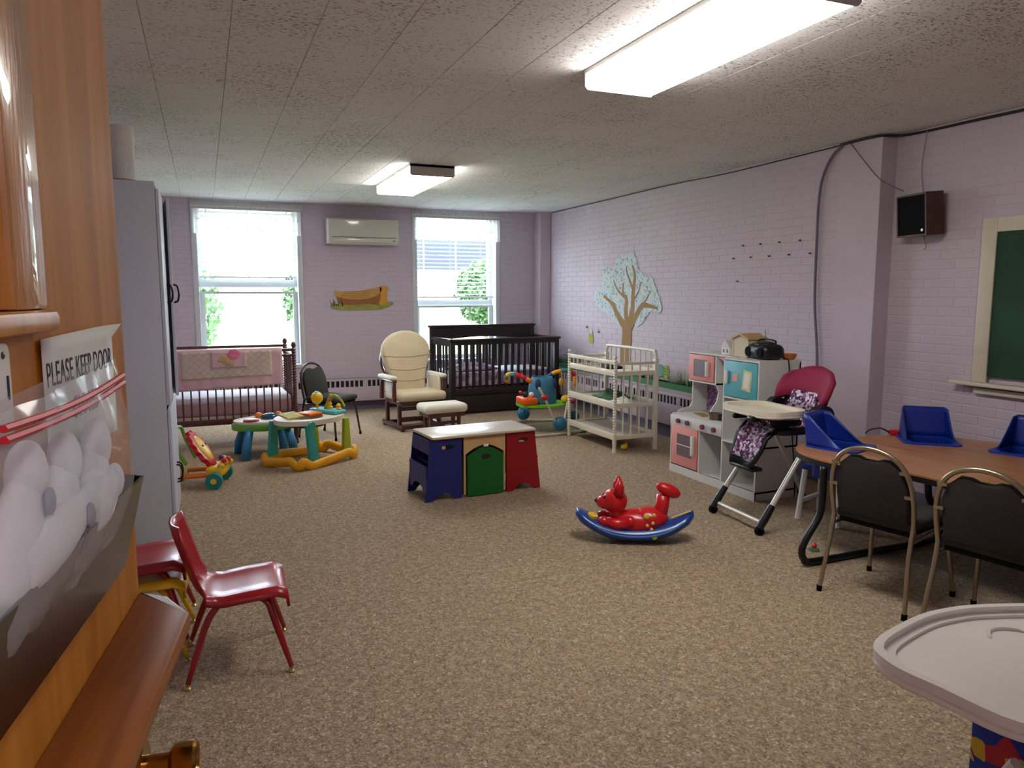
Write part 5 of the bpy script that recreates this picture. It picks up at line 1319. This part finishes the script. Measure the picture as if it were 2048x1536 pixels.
for i in range(330):
    y, z = rr.uniform(-.68, .82), rr.uniform(1.26, 2.04)
    ins = False; j = len(crown) - 1
    for i2 in range(len(crown)):
        (y1, z1), (y2, z2) = crown[i2], crown[j]
        if (z1 > z) != (z2 > z) and y < (y2 - y1) * (z - z1) / (z2 - z1) + y1: ins = not ins
        j = i2
    if not ins: continue
    a = rr.uniform(0, 6.28); l, w_ = rr.uniform(.018, .032), rr.uniform(.006, .010)
    b.prism([(y + l * math.cos(a), z + l * math.sin(a)), (y - w_ * math.sin(a), z + w_ * math.cos(a)), (y - l * math.cos(a), z - l * math.sin(a)), (y + w_ * math.sin(a), z - w_ * math.cos(a))], 'yz', -.0020, -.0012)
stuff(b.build('printed_leaves', M_lfd, t, smooth=0))
# honey pot / hive sticker and bees
t = thing('hive_sticker', 'small yellow-green hive wall sticker left of the tree sticker', 'wall sticker', (XR - .0045, 8.71, .93), 0)
B().prism([(-.07, .03), (-.04, 0), (.04, 0), (.07, .03), (.06, .10), (.035, .16), (.02, .20), (-.02, .20), (-.035, .16), (-.06, .10)], 'yz', -.0012, 0).build('hive', mat('lime_yellow_print', (176, 176, 84), .8, var=.15, scale=14), t, smooth=0)
B().prism(ell(0, .165, .035, .035, 14), 'yz', -.002, -.0012).build('hive_top', M_crown, t, smooth=0)
M_bee = mat('brown_print', (112, 70, 50), .8)
for (y, z, lab) in ((8.83, 1.14, 'tiny brown bee sticker above the hive sticker'), (8.50, 1.09, 'tiny reddish brown bee sticker beside the tree trunk')):
    t = thing('bee_sticker', lab, 'wall sticker', (XR - .0045, y, z), 0)
    B().prism(ell(0, 0, .025, .014, 12), 'yz', -.0012, 0).build('bee_body', M_bee, t, smooth=0); B().prism(ell(.008, .024, .010, .018, 10), 'yz', -.0012, 0).build('bee_wing', M_crown, t, smooth=0)
# green border with printed grass
t = thing('grass_border', 'green painted border strip with printed grass above the heater', 'wall border', (XR - .0045, 0, 0), 0)
B().prism([(6.0, .535), (9.9, .535), (9.9, .595), (6.0, .605)], 'yz', -.0012, 0).build('green_strip', mat('grass_green_paint', (52, 118, 66), .7, var=.08), t, smooth=0)
b = B(); M_gg = mat('sage_grass_print', (150, 164, 136), .8, var=.2, scale=30)
for i in range(1100):
    y = rr.uniform(6.0, 9.9); h_ = rr.uniform(.04, .15) * (1 + .35 * math.sin(y * 3)); d = rr.uniform(-.02, .02); w_ = rr.uniform(.003, .008)
    b.prism([(y - w_, .60), (y + w_, .60), (y + d, .60 + h_)], 'yz', -.0012, 0)
stuff(b.build('printed_grass', M_gg, t, smooth=0))
t = thing('egg_stickers', 'pair of lime and teal striped oval wall stickers in the grass', 'wall sticker', (XR - .0060, 6.98, .62), 0)
B().prism(ell(-.03, .09, .055, .078, 20), 'yz', -.0016, 0).build('lime_oval', mat('lime_print', (140, 160, 40), .7), t, smooth=0)
B().prism(ell(.075, .105, .05, .07, 20), 'yz', -.0012, 0).build('teal_oval', mat('teal_print', (88, 146, 146), .7), t, smooth=0)
for z in (.06, .09, .12): B().prism([(-.075, z), (.02, z + .01), (.02, z + .018), (-.075, z + .008)], 'yz', -.0022, -.0016).build('dark_stripe', mat('dark_olive_print', (72, 86, 40), .7), t, smooth=0)
B().prism([(-.10, .0), (.14, .0), (.10, .03), (-.08, .025)], 'yz', -.0026, -.0016).build('grey_base', mat('grey_print', (140, 138, 140), .7), t, smooth=0)

# hooks in two rows and one nail
M_hook = mat('black_iron', (26, 24, 26), .5, metal=.4)
def hook(y, z, lab):
    t = thing('wall_hook', lab, 'hook', (XR - .0035, y, z), 0, 'small dark hooks in two rows on the brick wall')
    B().cyl((0, 0, 0), (-.006, 0, 0), .008, n=10).build('base_plate', M_hook, t); B().tube(smoothpath([(-.006, 0, 0), (-.018, 0, -.002), (-.021, 0, .006)], 3), .0035, n=6).build('peg', M_hook, t)
words = ('first', 'second', 'third', 'fourth', 'fifth')
for i, y in enumerate((5.73, 5.49, 5.245, 5.0)): hook(y, 2.035, 'small dark wall hook, %s from the left in the upper row' % words[i])
for i, y in enumerate((5.86, 5.615, 5.37, 5.125, 4.88)): hook(y, 1.92, 'small dark wall hook, %s from the left in the lower row' % words[i])
hook(5.79, 1.70, 'single small dark hook below the two rows')

# wall speaker
M_wal = mat('walnut_veneer', (74, 42, 28), .5, var=.2, scale=8)
t = thing('wall_speaker', 'small wooden wall speaker with a black grille', 'speaker', (4.81, 3.90, 2.145), 0)
Ms = Matrix.Rotation(R(-10), 4, 'Z') @ Matrix.Rotation(R(-5), 4, 'Y')
B().ring([(-.145, -.15), (.145, -.15), (.145, .15), (-.145, .15)], [(-.132, -.137), (.132, -.137), (.132, .137), (-.132, .137)], 'yz', -.085, .06, M=Ms).bx(.05, .06, -.14, .14, -.145, .145, M=Ms).build('cabinet', M_wal, t, smooth=0)
B().bx(-.078, -.068, -.132, .132, -.137, .137, M=Ms).build('grille', M_blk2, t, smooth=0)
B().cyl((-.079, -.10, -.11), (-.083, -.10, -.11), .010, n=14, M=Ms).build('badge', M_alu, t)
B().tube(smoothpath([(.0, -.03, -.15), (.01, -.04, -.20), (.0, -.055, -.235), (.0, -.035, -.25)], 4), .0035, n=6).build('speaker_lead', mat('grey_lead', (140, 130, 126), .6), t)
B().bx(.05, .085, -.03, .03, -.04, .04).build('mounting_bracket', M_hook, t, smooth=0)

# chalkboard
M_frame = mat('cream_frame', (206, 196, 176), .5, var=.03)
M_board = mat('green_chalkboard', (18, 62, 38), .75, var=.18, scale=4)
t = thing('chalkboard', 'green chalkboard in a cream frame with a chalk rail', 'chalkboard', (XN - .003, 0, 0), 0)
yA, yZ = 1.2, 3.47
B().bx(-.02, -.008, yA + .02, yZ - .07, 1.02, 2.0).build('board', M_board, t, smooth=0)
B().bx(-.03, 0, yZ - .10, yZ, .98, 2.08, r=.004).build('frame_side', M_frame, t); B().bx(-.03, 0, yA, yA + .10, .98, 2.08, r=.004).build('frame_side', M_frame, t)
B().bx(-.03, 0, yA + .10, yZ - .10, 1.985, 2.08, r=.004).build('frame_top', M_frame, t)
B().bx(-.09, 0, yA - .06, yZ + .13, .955, .98, r=.005).build('chalk_rail', M_frame, t); B().bx(-.035, 0, yA, yZ - .02, .90, .94, r=.005).build('apron', M_frame, t)

# cables along the ceiling edge
def cable(name, label, path, r, m, n=6): return tag(B().tube(smoothpath(path, 6), r, n=n).build(name, m, None, smooth=180), label, 'cable')
cable('ceiling_cable', 'thick black cable running along the top of the wall by the chalkboard', [(4.885, 2.2, 2.735), (4.885, 3.0, 2.74), (4.885, 3.6, 2.745), (4.88, 4.1, 2.75), (4.735, 4.25, 2.755), (4.735, 4.6, 2.755)], .010, M_cab)
cable('ceiling_cable', 'thin black cable running along the ceiling edge above the brick wall', [(4.738, 4.6, 2.752), (4.738, 5.2, 2.745), (4.738, 6.0, 2.74), (4.738, 6.9, 2.757), (4.738, 8.0, 2.757), (4.738, 9.9, 2.757)], .005, M_cab)
M_pc = mat('plum_painted_cable', (118, 102, 124), .6)
cable('hanging_cable', 'plum painted cable hanging down the brick wall behind the high chair', [(4.735, 4.58, 2.75), (4.732, 4.68, 2.68), (4.73, 4.77, 2.52), (4.73, 4.80, 2.3), (4.73, 4.80, 1.9), (4.73, 4.79, 1.5), (4.73, 4.74, 1.1), (4.73, 4.72, .7)], .011, M_pc, 8)
cable('speaker_wire', 'thin grey wire slanting from the ceiling to the wall speaker', [(4.735, 4.50, 2.745), (4.733, 4.35, 2.58), (4.735, 4.20, 2.43), (4.80, 4.05, 2.33)], .004, mat('mauve_wire', (120, 104, 116), .6))
cable('speaker_wire', 'pale wire dropping straight from the ceiling to the wall speaker', [(4.88, 3.95, 2.75), (4.885, 3.98, 2.5), (4.88, 3.95, 2.30)], .004, mat('lilac_wire', (160, 146, 160), .6))
